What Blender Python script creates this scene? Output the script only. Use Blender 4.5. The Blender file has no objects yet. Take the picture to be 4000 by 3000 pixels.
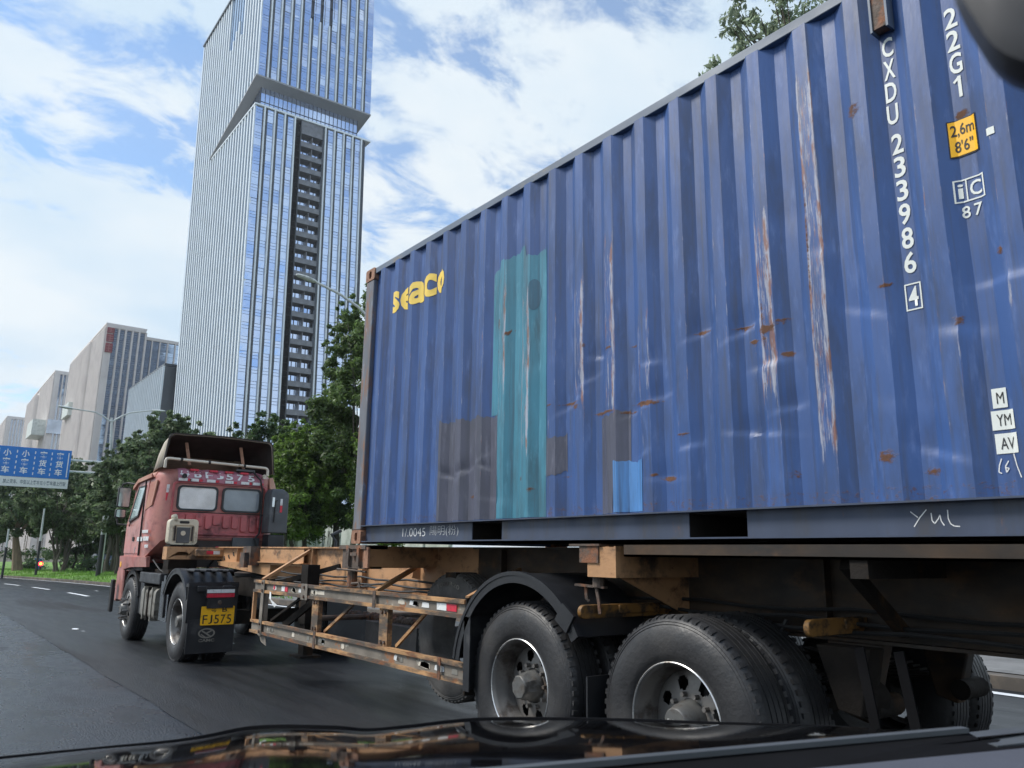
import bpy, bmesh, math, random
import numpy as np
from mathutils import Vector, Matrix
R = math.radians
random.seed(7)
SC = bpy.context.scene
COL = SC.collection

# ------------------------------------------------------------------ camera, sky, sun, exposure
CAM_H = 1.32
yaw, pitch, roll = R(37.179), R(12.395), R(0.795)
fw = Vector((math.sin(yaw)*math.cos(pitch), math.cos(yaw)*math.cos(pitch), math.sin(pitch)))
rt = Vector((math.cos(yaw), -math.sin(yaw), 0)); up = rt.cross(fw)
rt2 = rt*math.cos(roll) + up*math.sin(roll); up2 = up*math.cos(roll) - rt*math.sin(roll)
cam = bpy.data.cameras.new('camera'); camo = bpy.data.objects.new('camera', cam); COL.objects.link(camo)
m = Matrix.Identity(4)
for i in range(3):
    m[i][0], m[i][1], m[i][2] = rt2[i], up2[i], -fw[i]
m[2][3] = CAM_H
camo.matrix_world = m
cam.sensor_width = 36; cam.lens = 36*3032.7/4000; cam.clip_start = .05; cam.clip_end = 3000
cam.dof.use_dof = True; cam.dof.focus_distance = 8.5; cam.dof.aperture_fstop = 7.5
SC.camera = camo

SUN_EL, SUN_AZ = R(48), R(-52)          # azimuth from +Y (travel direction) towards +X
w = bpy.data.worlds.new('World'); SC.world = w; w.use_nodes = True
nt = w.node_tree; nt.nodes.clear(); N = nt.nodes.new; L = nt.links.new
def mth(tree, op, a, b=None, c=None):
    n = tree.nodes.new('ShaderNodeMath'); n.operation = op
    for i, v in enumerate((a, b, c)):
        if v is None: continue
        if isinstance(v, (int, float)): n.inputs[i].default_value = v
        else: tree.links.new(v, n.inputs[i])
    return n.outputs[0]
wm = lambda *a: mth(nt, *a)
sky = N('ShaderNodeTexSky'); sky.sky_type = 'NISHITA'; sky.sun_disc = False
sky.sun_elevation = SUN_EL; sky.sun_rotation = SUN_AZ; sky.air_density = 1.0; sky.dust_density = .5; sky.ozone_density = 1.2
tc = N('ShaderNodeTexCoord'); sep = N('ShaderNodeSeparateXYZ'); L(tc.outputs['Generated'], sep.inputs[0])
zc = wm('ADD', wm('MAXIMUM', sep.outputs[2], 0.0), 0.22)
cmb = N('ShaderNodeCombineXYZ')
L(wm('DIVIDE', sep.outputs[0], zc), cmb.inputs[0]); L(wm('DIVIDE', sep.outputs[1], zc), cmb.inputs[1])
mp = N('ShaderNodeMapping'); mp.inputs['Location'].default_value = (0.4, -0.1, 0.0); mp.inputs['Rotation'].default_value = (0, 0, R(-35))
mp.inputs['Scale'].default_value = (1.0, 1.35, 1.0)
L(cmb.outputs[0], mp.inputs[0])
n1 = N('ShaderNodeTexNoise'); n1.inputs['Scale'].default_value = 0.9; n1.inputs['Detail'].default_value = 2.0
L(mp.outputs[0], n1.inputs['Vector'])
n2 = N('ShaderNodeTexNoise'); n2.inputs['Scale'].default_value = 5.2; n2.inputs['Detail'].default_value = 9; n2.inputs['Roughness'].default_value = .62; n2.inputs['Distortion'].default_value = .35
L(mp.outputs[0], n2.inputs['Vector'])
elev = wm('SUBTRACT', 1.0, wm('MULTIPLY', sep.outputs[2], 1.25))      # more cloud towards the horizon
cov = wm('ADD', wm('ADD', wm('MULTIPLY', n1.outputs['Fac'], 0.95), wm('MULTIPLY', n2.outputs['Fac'], 1.15)), wm('MULTIPLY', elev, 0.42))
cr = N('ShaderNodeMapRange'); cr.interpolation_type = 'SMOOTHSTEP'
cr.inputs['From Min'].default_value = .99; cr.inputs['From Max'].default_value = 1.25; L(cov, cr.inputs['Value'])
n3 = N('ShaderNodeTexNoise'); n3.inputs['Scale'].default_value = 1.9; n3.inputs['Detail'].default_value = 6
mp3 = N('ShaderNodeMapping'); mp3.inputs['Location'].default_value = (4.2, 1.3, 0); L(mp.outputs[0], mp3.inputs[0]); L(mp3.outputs[0], n3.inputs['Vector'])
ccol = N('ShaderNodeMixRGB'); ccol.inputs[1].default_value = (3.6, 4.4, 5.1, 1); ccol.inputs[2].default_value = (4.75, 5.1, 5.3, 1)
crr = N('ShaderNodeMapRange'); crr.inputs['From Min'].default_value = .35; crr.inputs['From Max'].default_value = .62; L(n3.outputs['Fac'], crr.inputs['Value']); L(crr.outputs[0], ccol.inputs[0])
skg = N('ShaderNodeMixRGB'); skg.blend_type = 'MULTIPLY'; skg.inputs[0].default_value = 1; skg.inputs[2].default_value = (.72, .95, 1.1, 1)
L(sky.outputs[0], skg.inputs[1])
mx = N('ShaderNodeMixRGB'); L(wm('MAXIMUM', wm('MULTIPLY', cr.outputs[0], .97), .20), mx.inputs[0]); L(skg.outputs[0], mx.inputs[1]); L(ccol.outputs[0], mx.inputs[2])
bg = N('ShaderNodeBackground'); bg.inputs['Strength'].default_value = 0.1; L(mx.outputs[0], bg.inputs[0])
wo = N('ShaderNodeOutputWorld'); L(bg.outputs[0], wo.inputs[0])

sl = bpy.data.lights.new('sun', 'SUN'); sl.energy = 2.0; sl.angle = R(18); sl.color = (1, .95, .87)
so = bpy.data.objects.new('sun', sl); COL.objects.link(so)
sd = Vector((math.sin(SUN_AZ)*math.cos(SUN_EL), math.cos(SUN_AZ)*math.cos(SUN_EL), math.sin(SUN_EL)))
so.rotation_euler = sd.to_track_quat('Z', 'Y').to_euler(); so.location = (0, 0, 60)
SC.view_settings.view_transform = 'Standard'; SC.view_settings.look = 'None'
SC.view_settings.exposure = 0.92; SC.view_settings.gamma = 1; SC.view_settings.use_curve_mapping = False
SC.render.engine = 'CYCLES'
SC.cycles.use_denoising = True; SC.cycles.max_bounces = 6; SC.cycles.transparent_max_bounces = 6
SC.cycles.caustics_reflective = False; SC.cycles.caustics_refractive = False

HAZE = .0002
# ------------------------------------------------------------------ helpers
LOC = {}
def thing(name, label, cat, loc=(0, 0, 0), group=None):
    o = bpy.data.objects.new(name, None); COL.objects.link(o); o.location = loc
    o.empty_display_size = .2
    o['label'] = label; o['category'] = cat
    if group: o['group'] = group
    LOC[o.name] = Vector(loc); return o
def tag(o, label, cat, group=None):
    o['label'] = label; o['category'] = cat
    if group: o['group'] = group
    return o
def dup(o, loc=None, rotz=None, parent=None, label=None):
    c = o.copy(); COL.objects.link(c)
    if parent is not None: c.parent = parent
    if loc is not None: c.location = loc
    if rotz is not None: c.rotation_euler = (0, 0, rotz)
    if label: c['label'] = label
    for ch in list(o.children): dup(ch, parent=c)
    return c
def link(name, me, mat, parent=None, loc=None, kind=None):
    o = bpy.data.objects.new(name, me); COL.objects.link(o)
    if mat and not me.materials: me.materials.append(mat)
    if parent is not None: o.parent = parent
    if loc is not None: o.location = loc
    if kind: o['kind'] = kind
    LOC[o.name] = LOC.get(parent.name, Vector()) if parent is not None else Vector()
    return o
class MB:
    def __init__(s): s.v = []; s.f = []
    def add(s, vs, fs):
        n = len(s.v); s.v += [tuple(v) for v in vs]; s.f += [tuple(n+i for i in f) for f in fs]; return s
    def box(s, x0, x1, y0, y1, z0, z1):
        return s.add([(x0,y0,z0),(x1,y0,z0),(x1,y1,z0),(x0,y1,z0),(x0,y0,z1),(x1,y0,z1),(x1,y1,z1),(x0,y1,z1)],
                     [(3,2,1,0),(4,5,6,7),(0,1,5,4),(1,2,6,5),(2,3,7,6),(3,0,4,7)])
    def bar(s, p, q, w, h, upv=(0, 0, 1)):
        p, q = Vector(p), Vector(q); d = (q-p).normalized(); u = Vector(upv)
        a = d.cross(u)
        if a.length < 1e-4: a = d.cross(Vector((1, 0, 0)))
        a.normalize(); b = a.cross(d)
        a *= w/2; b *= h/2
        return s.add([p-a-b, p+a-b, p+a+b, p-a+b, q-a-b, q+a-b, q+a+b, q-a+b],
                     [(3,2,1,0),(4,5,6,7),(0,1,5,4),(1,2,6,5),(2,3,7,6),(3,0,4,7)])
    def tube(s, pts, r, n=8):
        pts = [Vector(p) for p in pts]; k = len(pts); rs = r if isinstance(r, (list, tuple)) else [r]*k
        vs = []; prev = None
        for i, p in enumerate(pts):
            d = (pts[min(i+1, k-1)] - pts[max(i-1, 0)]).normalized()
            if prev is None:
                a = d.cross(Vector((0, 0, 1)))
                if a.length < .1: a = d.cross(Vector((1, 0, 0)))
            else: a = prev - d*prev.dot(d)
            a.normalize(); prev = a; b = d.cross(a)
            vs += [p + (a*math.cos(t) + b*math.sin(t))*rs[i] for t in [2*math.pi*j/n for j in range(n)]]
        fs = [(i*n+j, i*n+(j+1) % n, (i+1)*n+(j+1) % n, (i+1)*n+j) for i in range(k-1) for j in range(n)]
        fs += [tuple(range(n-1, -1, -1)), tuple(range((k-1)*n, k*n))]
        return s.add(vs, fs)
    def lathe(s, c, prof, n=40, axis='x', sgn=1, closed=False):
        """prof: (distance along axis, radius)"""
        vs = []
        for d, r in prof:
            for j in range(n):
                t = 2*math.pi*j/n; a, b = r*math.cos(t), r*math.sin(t)
                o = {'x': (sgn*d, a, b), 'y': (a, sgn*d, b), 'z': (a, b, sgn*d)}[axis]
                vs.append((c[0]+o[0], c[1]+o[1], c[2]+o[2]))
        k = len(prof)
        fs = [(i*n+j, i*n+(j+1) % n, (i+1)*n+(j+1) % n, (i+1)*n+j) for i in range(k-1) for j in range(n)]
        if closed: fs += [((k-1)*n+j, (k-1)*n+(j+1) % n, (j+1) % n, j) for j in range(n)]
        else:
            if prof[0][1] > 1e-5: fs.append(tuple(range(n)))
            if prof[-1][1] > 1e-5: fs.append(tuple(range((k-1)*n, k*n)))
        return s.add(vs, fs)
    def prism(s, poly, axis, a0, a1):
        f = {'x': lambda p, a: (a, p[0], p[1]), 'y': lambda p, a: (p[0], a, p[1]), 'z': lambda p, a: (p[0], p[1], a)}[axis]
        n = len(poly)
        return s.add([f(p, a0) for p in poly] + [f(p, a1) for p in poly],
                     [tuple(range(n)), tuple(range(2*n-1, n-1, -1))] + [(i, n+i, n+(i+1) % n, (i+1) % n) for i in range(n)])
    def ring(s, outer, inner, axis, a0, a1):
        f = {'x': lambda p, a: (a, p[0], p[1]), 'y': lambda p, a: (p[0], a, p[1]), 'z': lambda p, a: (p[0], p[1], a)}[axis]
        n = len(outer); vs = []
        for a in (a0, a1): vs += [f(p, a) for p in outer] + [f(p, a) for p in inner]
        fs = []
        for i in range(n):
            j = (i+1) % n
            fs += [(i, j, n+j, n+i), (2*n+i, 3*n+i, 3*n+j, 2*n+j), (i, 2*n+i, 2*n+j, j), (n+i, n+j, 3*n+j, 3*n+i)]
        return s.add(vs, fs)
    def loft(s, secs, cap=True, closed=True):
        n = len(secs[0]); k = len(secs); vs = [p for sec in secs for p in sec]
        rng = range(n) if closed else range(n-1)
        fs = [(i*n+j, i*n+(j+1) % n, (i+1)*n+(j+1) % n, (i+1)*n+j) for i in range(k-1) for j in rng]
        if cap and closed: fs += [tuple(range(n-1, -1, -1)), tuple(range((k-1)*n, k*n))]
        return s.add(vs, fs)
    def mesh(s, name, smooth=False, off=Vector((0, 0, 0)), fixn=True):
        me = bpy.data.meshes.new(name)
        me.from_pydata([(v[0]-off[0], v[1]-off[1], v[2]-off[2]) for v in s.v], [], s.f)
        if fixn:
            bm = bmesh.new(); bm.from_mesh(me); bmesh.ops.recalc_face_normals(bm, faces=bm.faces); bm.to_mesh(me); bm.free()
        if smooth:
            me.polygons.foreach_set('use_smooth', [True]*len(me.polygons)); me.set_sharp_from_angle(angle=R(38))
        me.update(); return me
    def build(s, name, mat, parent=None, smooth=False, bevel=0, kind=None, label=None, fixn=True, solid=0):
        off = LOC.get(parent.name, Vector()) if parent is not None else Vector()
        o = link(name, s.mesh(name, smooth, off, fixn), mat, parent, kind=kind)
        if label: o['label'] = label
        if solid:
            md = o.modifiers.new('solid', 'SOLIDIFY'); md.thickness = solid; md.offset = 0
        if bevel:
            md = o.modifiers.new('bevel', 'BEVEL'); md.width = bevel; md.segments = 2; md.limit_method = 'ANGLE'; md.angle_limit = R(40); md.harden_normals = True
            o.data.polygons.foreach_set('use_smooth', [True]*len(o.data.polygons))
        return o
def rrect(x0, x1, z0, z1, r, k=5):
    pts = []
    for cx, cz, a0 in ((x1-r, z1-r, 0), (x0+r, z1-r, 90), (x0+r, z0+r, 180), (x1-r, z0+r, 270)):
        for i in range(k+1):
            t = R(a0 + 90*i/k); pts.append((cx+r*math.cos(t), cz+r*math.sin(t)))
    return pts
def text_data(body, bold=0.0, font_res=3):
    c = bpy.data.curves.new('lettering', 'FONT'); c.body = body; c.size = 1; c.offset = bold; c.resolution_u = font_res
    o = bpy.data.objects.new('lettering', c); COL.objects.link(o)
    me = bpy.data.meshes.new_from_object(o.evaluated_get(bpy.context.evaluated_depsgraph_get()))
    bpy.data.objects.remove(o); bpy.data.curves.remove(c)
    return me
def text(body, fn, mat, parent, name='lettering', w=None, h=None, bold=0.0, breaks=(), cx=0, cz=0):
    """flat print: text fitted into a w x h box centred on (cx, cz); fn maps (a, b) to a world point"""
    me = text_data(body, bold)
    xs = [v.co.x for v in me.vertices]; ys = [v.co.y for v in me.vertices]
    x0, x1, y0, y1 = min(xs), max(xs), min(ys), max(ys)
    sy = (h/(y1-y0)) if h else w/(x1-x0); sx = (w/(x1-x0)) if w else sy
    for v in me.vertices:
        v.co.x = cx + (v.co.x-(x0+x1)/2)*sx; v.co.y = cz + (v.co.y-(y0+y1)/2)*sy; v.co.z = 0
    if breaks:
        bm = bmesh.new(); bm.from_mesh(me)
        for b in breaks:
            bmesh.ops.bisect_plane(bm, geom=bm.verts[:]+bm.edges[:]+bm.faces[:], plane_co=(b, 0, 0), plane_no=(1, 0, 0))
        bm.to_mesh(me); bm.free()
    off = LOC.get(parent.name, Vector()) if parent is not None else Vector()
    for v in me.vertices: v.co = Vector(fn(v.co.x, v.co.y)) - off
    me.name = name; me.materials.clear()
    return link(name, me, mat, parent)
def ribbon(mb, pts, wd, fn):
    """thin flat stroke through 2-d points"""
    for (a, b), (c, d) in zip(pts, pts[1:]):
        l = math.hypot(c-a, d-b) or 1; nx, ny = -(d-b)/l*wd/2, (c-a)/l*wd/2
        mb.add([fn(a+nx, b+ny), fn(c+nx, d+ny), fn(c-nx, d-ny), fn(a-nx, b-ny)], [(0, 1, 2, 3)])

# ------------------------------------------------------------------ materials
def M(name, col, rough=.5, metal=0., spec=.5, var=.18, vs=3., dirt=None, ds=2.5, dthr=.56, dsoft=.08, bump=0., bs=60.,
      coat=0., stretch=(1, 1, 1), rvar=.12, dirt2=None, d2s=9., d2thr=.62, leafy=False, trans=0., dmetal=0.):
    mat = bpy.data.materials.new(name); mat.use_nodes = True; t = mat.node_tree
    b = t.nodes['Principled BSDF']; Nn = t.nodes.new; Ln = t.links.new
    b.inputs['Metallic'].default_value = metal; b.inputs['Specular IOR Level'].default_value = spec
    if coat: b.inputs['Coat Weight'].default_value = coat; b.inputs['Coat Roughness'].default_value = .08
    tcn = Nn('ShaderNodeTexCoord'); mpn = Nn('ShaderNodeMapping'); mpn.inputs['Scale'].default_value = stretch
    Ln(tcn.outputs['Object'], mpn.inputs[0])
    def noise(sc, det=5, ro=.55):
        n = Nn('ShaderNodeTexNoise'); n.inputs['Scale'].default_value = sc; n.inputs['Detail'].default_value = det; n.inputs['Roughness'].default_value = ro
        Ln(mpn.outputs[0], n.inputs['Vector']); return n.outputs['Fac']
    nz = noise(vs)
    mr = Nn('ShaderNodeMapRange'); mr.inputs['From Min'].default_value = .3; mr.inputs['From Max'].default_value = .7
    Ln(nz, mr.inputs['Value'])
    mixc = Nn('ShaderNodeMixRGB'); mixc.inputs[1].default_value = (*[c*(1-var) for c in col], 1); mixc.inputs[2].default_value = (*[min(1, c*(1+var)) for c in col], 1)
    Ln(mr.outputs[0], mixc.inputs[0]); out = mixc.outputs[0]
    if leafy:
        g = Nn('ShaderNodeNewGeometry'); lm = Nn('ShaderNodeMixRGB'); lm.blend_type = 'MULTIPLY'; lm.inputs[0].default_value = 1
        mr2 = Nn('ShaderNodeMapRange'); mr2.inputs['To Min'].default_value = .55; mr2.inputs['To Max'].default_value = 1.5
        Ln(g.outputs['Random Per Island'], mr2.inputs['Value']); Ln(out, lm.inputs[1]); Ln(mr2.outputs[0], lm.inputs[2]); out = lm.outputs[0]
    rsock = None
    for dc, sc, th in ((dirt, ds, dthr), (dirt2, d2s, d2thr)):
        if not dc: continue
        dn = noise(sc, 8, .65); dr = Nn('ShaderNodeMapRange'); dr.interpolation_type = 'SMOOTHSTEP'
        dr.inputs['From Min'].default_value = th-dsoft; dr.inputs['From Max'].default_value = th+dsoft; Ln(dn, dr.inputs['Value'])
        mx = Nn('ShaderNodeMixRGB'); Ln(dr.outputs[0], mx.inputs[0]); Ln(out, mx.inputs[1]); mx.inputs[2].default_value = (*dc, 1); out = mx.outputs[0]
        rsock = dr.outputs[0]
    Ln(out, b.inputs['Base Color'])
    rr = Nn('ShaderNodeMapRange'); rr.inputs['From Min'].default_value = .3; rr.inputs['From Max'].default_value = .7
    rr.inputs['To Min'].default_value = max(.02, rough-rvar); rr.inputs['To Max'].default_value = min(1, rough+rvar)
    Ln(noise(vs*2.3), rr.inputs['Value'])
    if rsock is not None:
        rm = mth(t, 'MAXIMUM', rr.outputs[0], mth(t, 'MULTIPLY', rsock, .8)); Ln(rm, b.inputs['Roughness'])
    else: Ln(rr.outputs[0], b.inputs['Roughness'])
    if bump:
        bn = Nn('ShaderNodeBump'); bn.inputs['Strength'].default_value = bump; bn.inputs['Distance'].default_value = .02
        Ln(noise(bs, 4), bn.inputs['Height']); Ln(bn.outputs[0], b.inputs['Normal'])
    if trans:
        tr = Nn('ShaderNodeBsdfTranslucent'); Ln(out, tr.inputs[0]); ms = Nn('ShaderNodeMixShader'); ms.inputs[0].default_value = trans
        o = t.nodes['Material Output']; Ln(b.outputs[0], ms.inputs[1]); Ln(tr.outputs[0], ms.inputs[2]); Ln(ms.outputs[0], o.inputs[0])
    return mat
RUST = (.16, .065, .03); GRIME = (.035, .03, .028)
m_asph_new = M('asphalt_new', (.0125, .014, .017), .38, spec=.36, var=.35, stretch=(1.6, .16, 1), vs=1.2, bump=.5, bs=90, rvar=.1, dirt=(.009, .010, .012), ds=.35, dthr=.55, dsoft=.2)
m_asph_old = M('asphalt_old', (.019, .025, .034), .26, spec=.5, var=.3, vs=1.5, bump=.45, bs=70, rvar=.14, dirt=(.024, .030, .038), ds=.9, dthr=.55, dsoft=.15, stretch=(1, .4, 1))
m_ground = M('earth', (.09, .085, .06), .95, var=.3, vs=.4)
m_grass = M('grass', (.13, .26, .045), .9, var=.35, vs=.8, dirt=(.16, .19, .06), ds=.5, dthr=.6, bump=.8, bs=8)
m_kerb = M('kerb_stone', (.16, .13, .10), .85, var=.3, vs=2, dirt=(.09, .08, .07), ds=1.2, dthr=.5)
m_white_mark = M('road_paint', (.78, .80, .82), .6, var=.1, dirt=(.3, .3, .3), ds=6, dthr=.66)
m_yel = M('yellow_frame_paint', (.50, .275, .135), .6, var=.2, vs=3, dirt=(.10, .065, .042), ds=3.2, dthr=.575, dirt2=RUST, d2s=11, d2thr=.64, bump=.12, bs=50, stretch=(1, .6, 1))
m_yel_dirty = M('grimy_guard_paint', (.47, .265, .12), .7, var=.25, vs=5, dirt=(.085, .068, .054), ds=3.5, dthr=.485, dirt2=(.21, .085, .035), d2s=9, d2thr=.58, bump=.2, bs=60, stretch=(1, .45, 1.4))
m_beam_shade = M('shaded_grimy_beam_paint', (.060, .036, .019), .7, var=.3, vs=2.5, dirt=(.018, .015, .013), ds=2.2, dthr=.5, dsoft=.15, dirt2=(.12, .06, .025), d2s=6, d2thr=.66, stretch=(1, .6, 1))  # trailer yellow browned to near black: container's shade put into the colour, plus grime
m_guardweb = M('grey_guard_web', (.20, .175, .145), .7, var=.35, vs=6, dirt=(.42, .40, .34), ds=7, dthr=.63, dirt2=(.28, .13, .06), d2s=5, d2thr=.62, dsoft=.03, stretch=(1, .6, 1))
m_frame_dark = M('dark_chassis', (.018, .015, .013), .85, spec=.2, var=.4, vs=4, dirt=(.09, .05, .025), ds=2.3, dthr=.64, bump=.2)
m_rusty = M('rusty_steel', (.10, .075, .06), .75, var=.4, vs=8, dirt=(.25, .10, .045), ds=6, dthr=.58, bump=.3, dirt2=(.03, .028, .028), d2s=5, d2thr=.6)
m_black = M('black_plastic', (.018, .019, .022), .42, var=.25, vs=3, dirt=(.06, .06, .062), ds=3, dthr=.62)
m_blackgloss = M('black_gloss', (.012, .013, .016), .18, coat=.4, var=.2)
m_rubber = M('tyre_rubber', (.022, .022, .024), .5, var=.25, vs=5, dirt=(.042, .040, .039), ds=2.4, dthr=.58, dsoft=.16, bump=.15, bs=40)
m_rubber_d = M('dusty_tyre_rubber', (.11, .105, .10), .9, var=.3, vs=5, dirt=(.19, .18, .17), ds=3, dthr=.55, dsoft=.14, bump=.25, bs=40)
m_rim = M('rim_steel', (.19, .18, .17), .45, metal=.35, var=.2, vs=4, dirt=(.06, .05, .045), ds=4, dthr=.57, dirt2=(.11, .08, .06), d2s=9, d2thr=.6)
m_rim_edge = M('rim_lip', (.75, .74, .72), .3, metal=.6, var=.15, dirt=(.3, .25, .2), ds=6, dthr=.62)
m_hub = M('hub_steel', (.15, .15, .145), .5, metal=.4, var=.2, vs=8, dirt=(.10, .09, .08), ds=9, dthr=.55)
m_red = M('reflector_red', (.62, .03, .06), .35, var=.12, dirt=(.3, .05, .05), ds=20, dthr=.62)
m_wht = M('reflector_white', (.74, .76, .76), .35, var=.1, dirt=(.4, .4, .38), ds=22, dthr=.62)
m_plate = M('plate_yellow', (.95, .50, .010), .5, var=.06, dirt=(.5, .28, .02), ds=14, dthr=.64)
m_ink = M('black_ink', (.015, .015, .016), .6, var=.1)
m_cab = M('faded_red_cab', (.50, .17, .15), .42, var=.16, vs=1.6, dirt=(.50, .25, .19), ds=1.1, dthr=.56, dsoft=.2, dirt2=(.16, .05, .045), d2s=4, d2thr=.62, coat=.15)
m_cab_fade = M('sunbleached_cab', (.50, .26, .17), .55, var=.15, vs=1.6, dirt=(.36, .14, .11), ds=1.8, dthr=.55, dsoft=.18)
m_cab_dk = M('dark_red_cab', (.47, .105, .11), .38, var=.2, vs=2, dirt=(.13, .035, .04), ds=3, dthr=.56, dsoft=.12, coat=.2)
m_visor = M('pink_visor', (.46, .19, .25), .5, var=.18, vs=4, dirt=(.22, .06, .08), ds=4, dthr=.58)
m_tan = M('tan_fibreglass', (.56, .49, .39), .6, var=.12, vs=2, dirt=(.24, .19, .14), ds=2.5, dthr=.58, dsoft=.15)
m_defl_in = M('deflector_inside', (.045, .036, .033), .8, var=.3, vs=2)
m_cream = M('cream_tube', (.66, .60, .50), .4, var=.12, dirt=(.3, .24, .17), ds=9, dthr=.62)
m_jerry = M('cream_jerry_plastic', (.60, .55, .43), .5, var=.12, dirt=(.2, .17, .12), ds=5, dthr=.6)
m_rubber_seal = M('window_rubber', (.03, .035, .038), .55)
m_curtain = M('hazed_glass', (.80, .81, .79), .22, var=.25, vs=2.2, dirt=(.6, .6, .58), ds=2, dthr=.55, dsoft=.2)
m_winglass = M('grey_window_glass', (.22, .26, .29), .12, spec=.8, var=.3, vs=2.0)
m_sideglass = M('pale_side_glass', (.45, .55, .53), .08, metal=.6, var=.1)
m_grey = M('grey_box_plastic', (.075, .082, .088), .5, var=.2, vs=3, dirt=(.13, .135, .135), ds=4, dthr=.62)
m_tank = M('weathered_tank', (.30, .285, .25), .45, metal=.4, var=.2, vs=5, dirt=(.1, .085, .07), ds=5, dthr=.56)
m_chrome = M('chrome', (.6, .62, .64), .15, metal=1, var=.1)
m_leaf_l = M('ficus_leaves', (.125, .178, .085), .6, var=.35, vs=.35, leafy=True, trans=.5)
m_leaf_r = M('bright_leaves', (.14, .225, .045), .5, var=.45, vs=.5, leafy=True, trans=.5)
m_leaf_d = M('dark_leaves', (.068, .118, .042), .55, var=.4, vs=.4, leafy=True, trans=.45)
m_leaf_m = M('mid_leaves', (.105, .165, .050), .55, var=.45, vs=.5, leafy=True, trans=.45)
m_leaf_s = M('silvery_leaves', (.27, .33, .22), .5, var=.3, vs=.6, leafy=True, trans=.65)
m_bark = M('grey_bark', (.10, .085, .07), .9, var=.4, vs=3, stretch=(1, 1, .3), bump=.6, bs=12)
m_bark_d = M('dark_bark', (.035, .03, .026), .9, var=.4, vs=3, stretch=(1, 1, .3), bump=.6, bs=12)
m_bark_tan = M('tan_bark', (.22, .16, .11), .9, var=.3, vs=3, stretch=(1, 1, .3))
m_pole = M('white_pole_paint', (.62, .66, .64), .45, var=.12, dirt=(.3, .33, .3), ds=3, dthr=.62)
m_pole_d = M('dark_pole_base', (.035, .037, .04), .6)
m_sign = M('sign_blue', (.02, .21, .66), .4, var=.06)
m_signw = M('sign_white', (.84, .87, .85), .45, var=.05)
m_signtext = M('sign_lettering', (.92, .94, .95), .4, var=.02)
m_signgrey = M('sign_small_lettering', (.16, .21, .25), .5)
m_glass = M('tower_glass', (.60, .70, .92), .05, metal=.9, var=.12, vs=.15, rvar=.03)
m_glass_l = M('tower_strip_glass', (.34, .48, .66), .12, metal=.8, var=.12, vs=.2, rvar=.04)
m_fin = M('white_fin', (.74, .81, .86), .4, metal=.0, var=.06, vs=.2)
m_louvre = M('dark_louvre', (.04, .052, .065), .4, var=.15)
m_core = M('tower_core', (.045, .06, .09), .4, var=.2)
m_soffit = M('grey_soffit', (.30, .315, .34), .6, var=.08)
m_balc = M('balcony_grey', (.16, .17, .19), .4, var=.3, vs=.6)
m_balcg = M('balcony_glass', (.11, .13, .15), .2, var=.5, vs=.25, metal=.3)
m_stone = M('beige_stone', (.74, .695, .665), .8, var=.05, vs=.15, dirt=(.66, .615, .59), ds=.12, dthr=.56, dsoft=.1)
m_bglass = M('office_glass', (.52, .64, .80), .10, metal=.8, var=.25, vs=.2)
m_bred = M('red_sign_box', (.25, .03, .04), .5, var=.2)
m_hoard = M('white_hoarding', (.62, .67, .64), .7, var=.15, vs=.6, dirt=(.36, .42, .38), ds=.8, dthr=.6, dsoft=.15)
m_carpaint = M('black_car_paint', (.005, .005, .006), .05, coat=.0, var=.1, rvar=.02)
m_trim = M('black_trim', (.006, .006, .007), .95, spec=.1, var=.2)
m_dash = M('grey_dashboard', (.075, .080, .10), .8, spec=.3, var=.1, bump=.2, bs=300)
m_mir = M('mirror_housing', (.028, .028, .032), .45, var=.06)
m_lampred = bpy.data.materials.new('tail_light'); m_lampred.use_nodes = True
_b = m_lampred.node_tree.nodes['Principled BSDF']; _b.inputs['Base Color'].default_value = (.6, .01, .02, 1); _b.inputs['Emission Color'].default_value = (1, .03, .04, 1); _b.inputs['Emission Strength'].default_value = 2.2
m_lampamb = bpy.data.materials.new('tail_light_core'); m_lampamb.use_nodes = True
_b = m_lampamb.node_tree.nodes['Principled BSDF']; _b.inputs['Base Color'].default_value = (.8, .5, .02, 1); _b.inputs['Emission Color'].default_value = (1, .6, .05, 1); _b.inputs['Emission Strength'].default_value = 2.5

# ------------------------------------------------------------------ ground, roads
def gz(Y): return -0.014*max(0., min(Y, 84.)-4)
YS = [-60, -20, 0, 4] + list(range(8, 84, 4)) + [84, 100, 130, 170, 240, 400, 700, 1500]
def edge(Y):                                   # right-hand kerb line of the road
    return 9.4 - .00145*max(0, min(Y, 170)-30)**2 - (max(0, Y-170)*.4)
def sheet(name, xl, xr, mat, dz, ys=YS, nx=2, kind='structure', parent=None):
    mb = MB(); vs = []; fs = []
    for Y in ys:
        a, b = xl(Y), xr(Y)
        for i in range(nx): vs.append((a+(b-a)*i/(nx-1), Y, gz(Y)+dz))
    for j in range(len(ys)-1):
        for i in range(nx-1): fs.append((j*nx+i, j*nx+i+1, (j+1)*nx+i+1, (j+1)*nx+i))
    mb.add(vs, fs); return mb.build(name, mat, parent, kind=kind)
ground = sheet('ground', lambda Y: -1500, lambda Y: 1500, m_ground, -.03)
YR = [y for y in YS if y <= 170]
YF = sorted(set([float(y) for y in YR] + list(np.arange(0, 120, 2.))))
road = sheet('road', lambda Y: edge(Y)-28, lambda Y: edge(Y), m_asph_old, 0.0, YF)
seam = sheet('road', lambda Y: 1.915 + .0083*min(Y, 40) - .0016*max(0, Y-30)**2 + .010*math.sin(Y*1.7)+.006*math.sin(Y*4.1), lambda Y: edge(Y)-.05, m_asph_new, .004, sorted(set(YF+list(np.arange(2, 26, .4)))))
seam['label'] = 'newer dark asphalt lane under the lorry'
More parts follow.
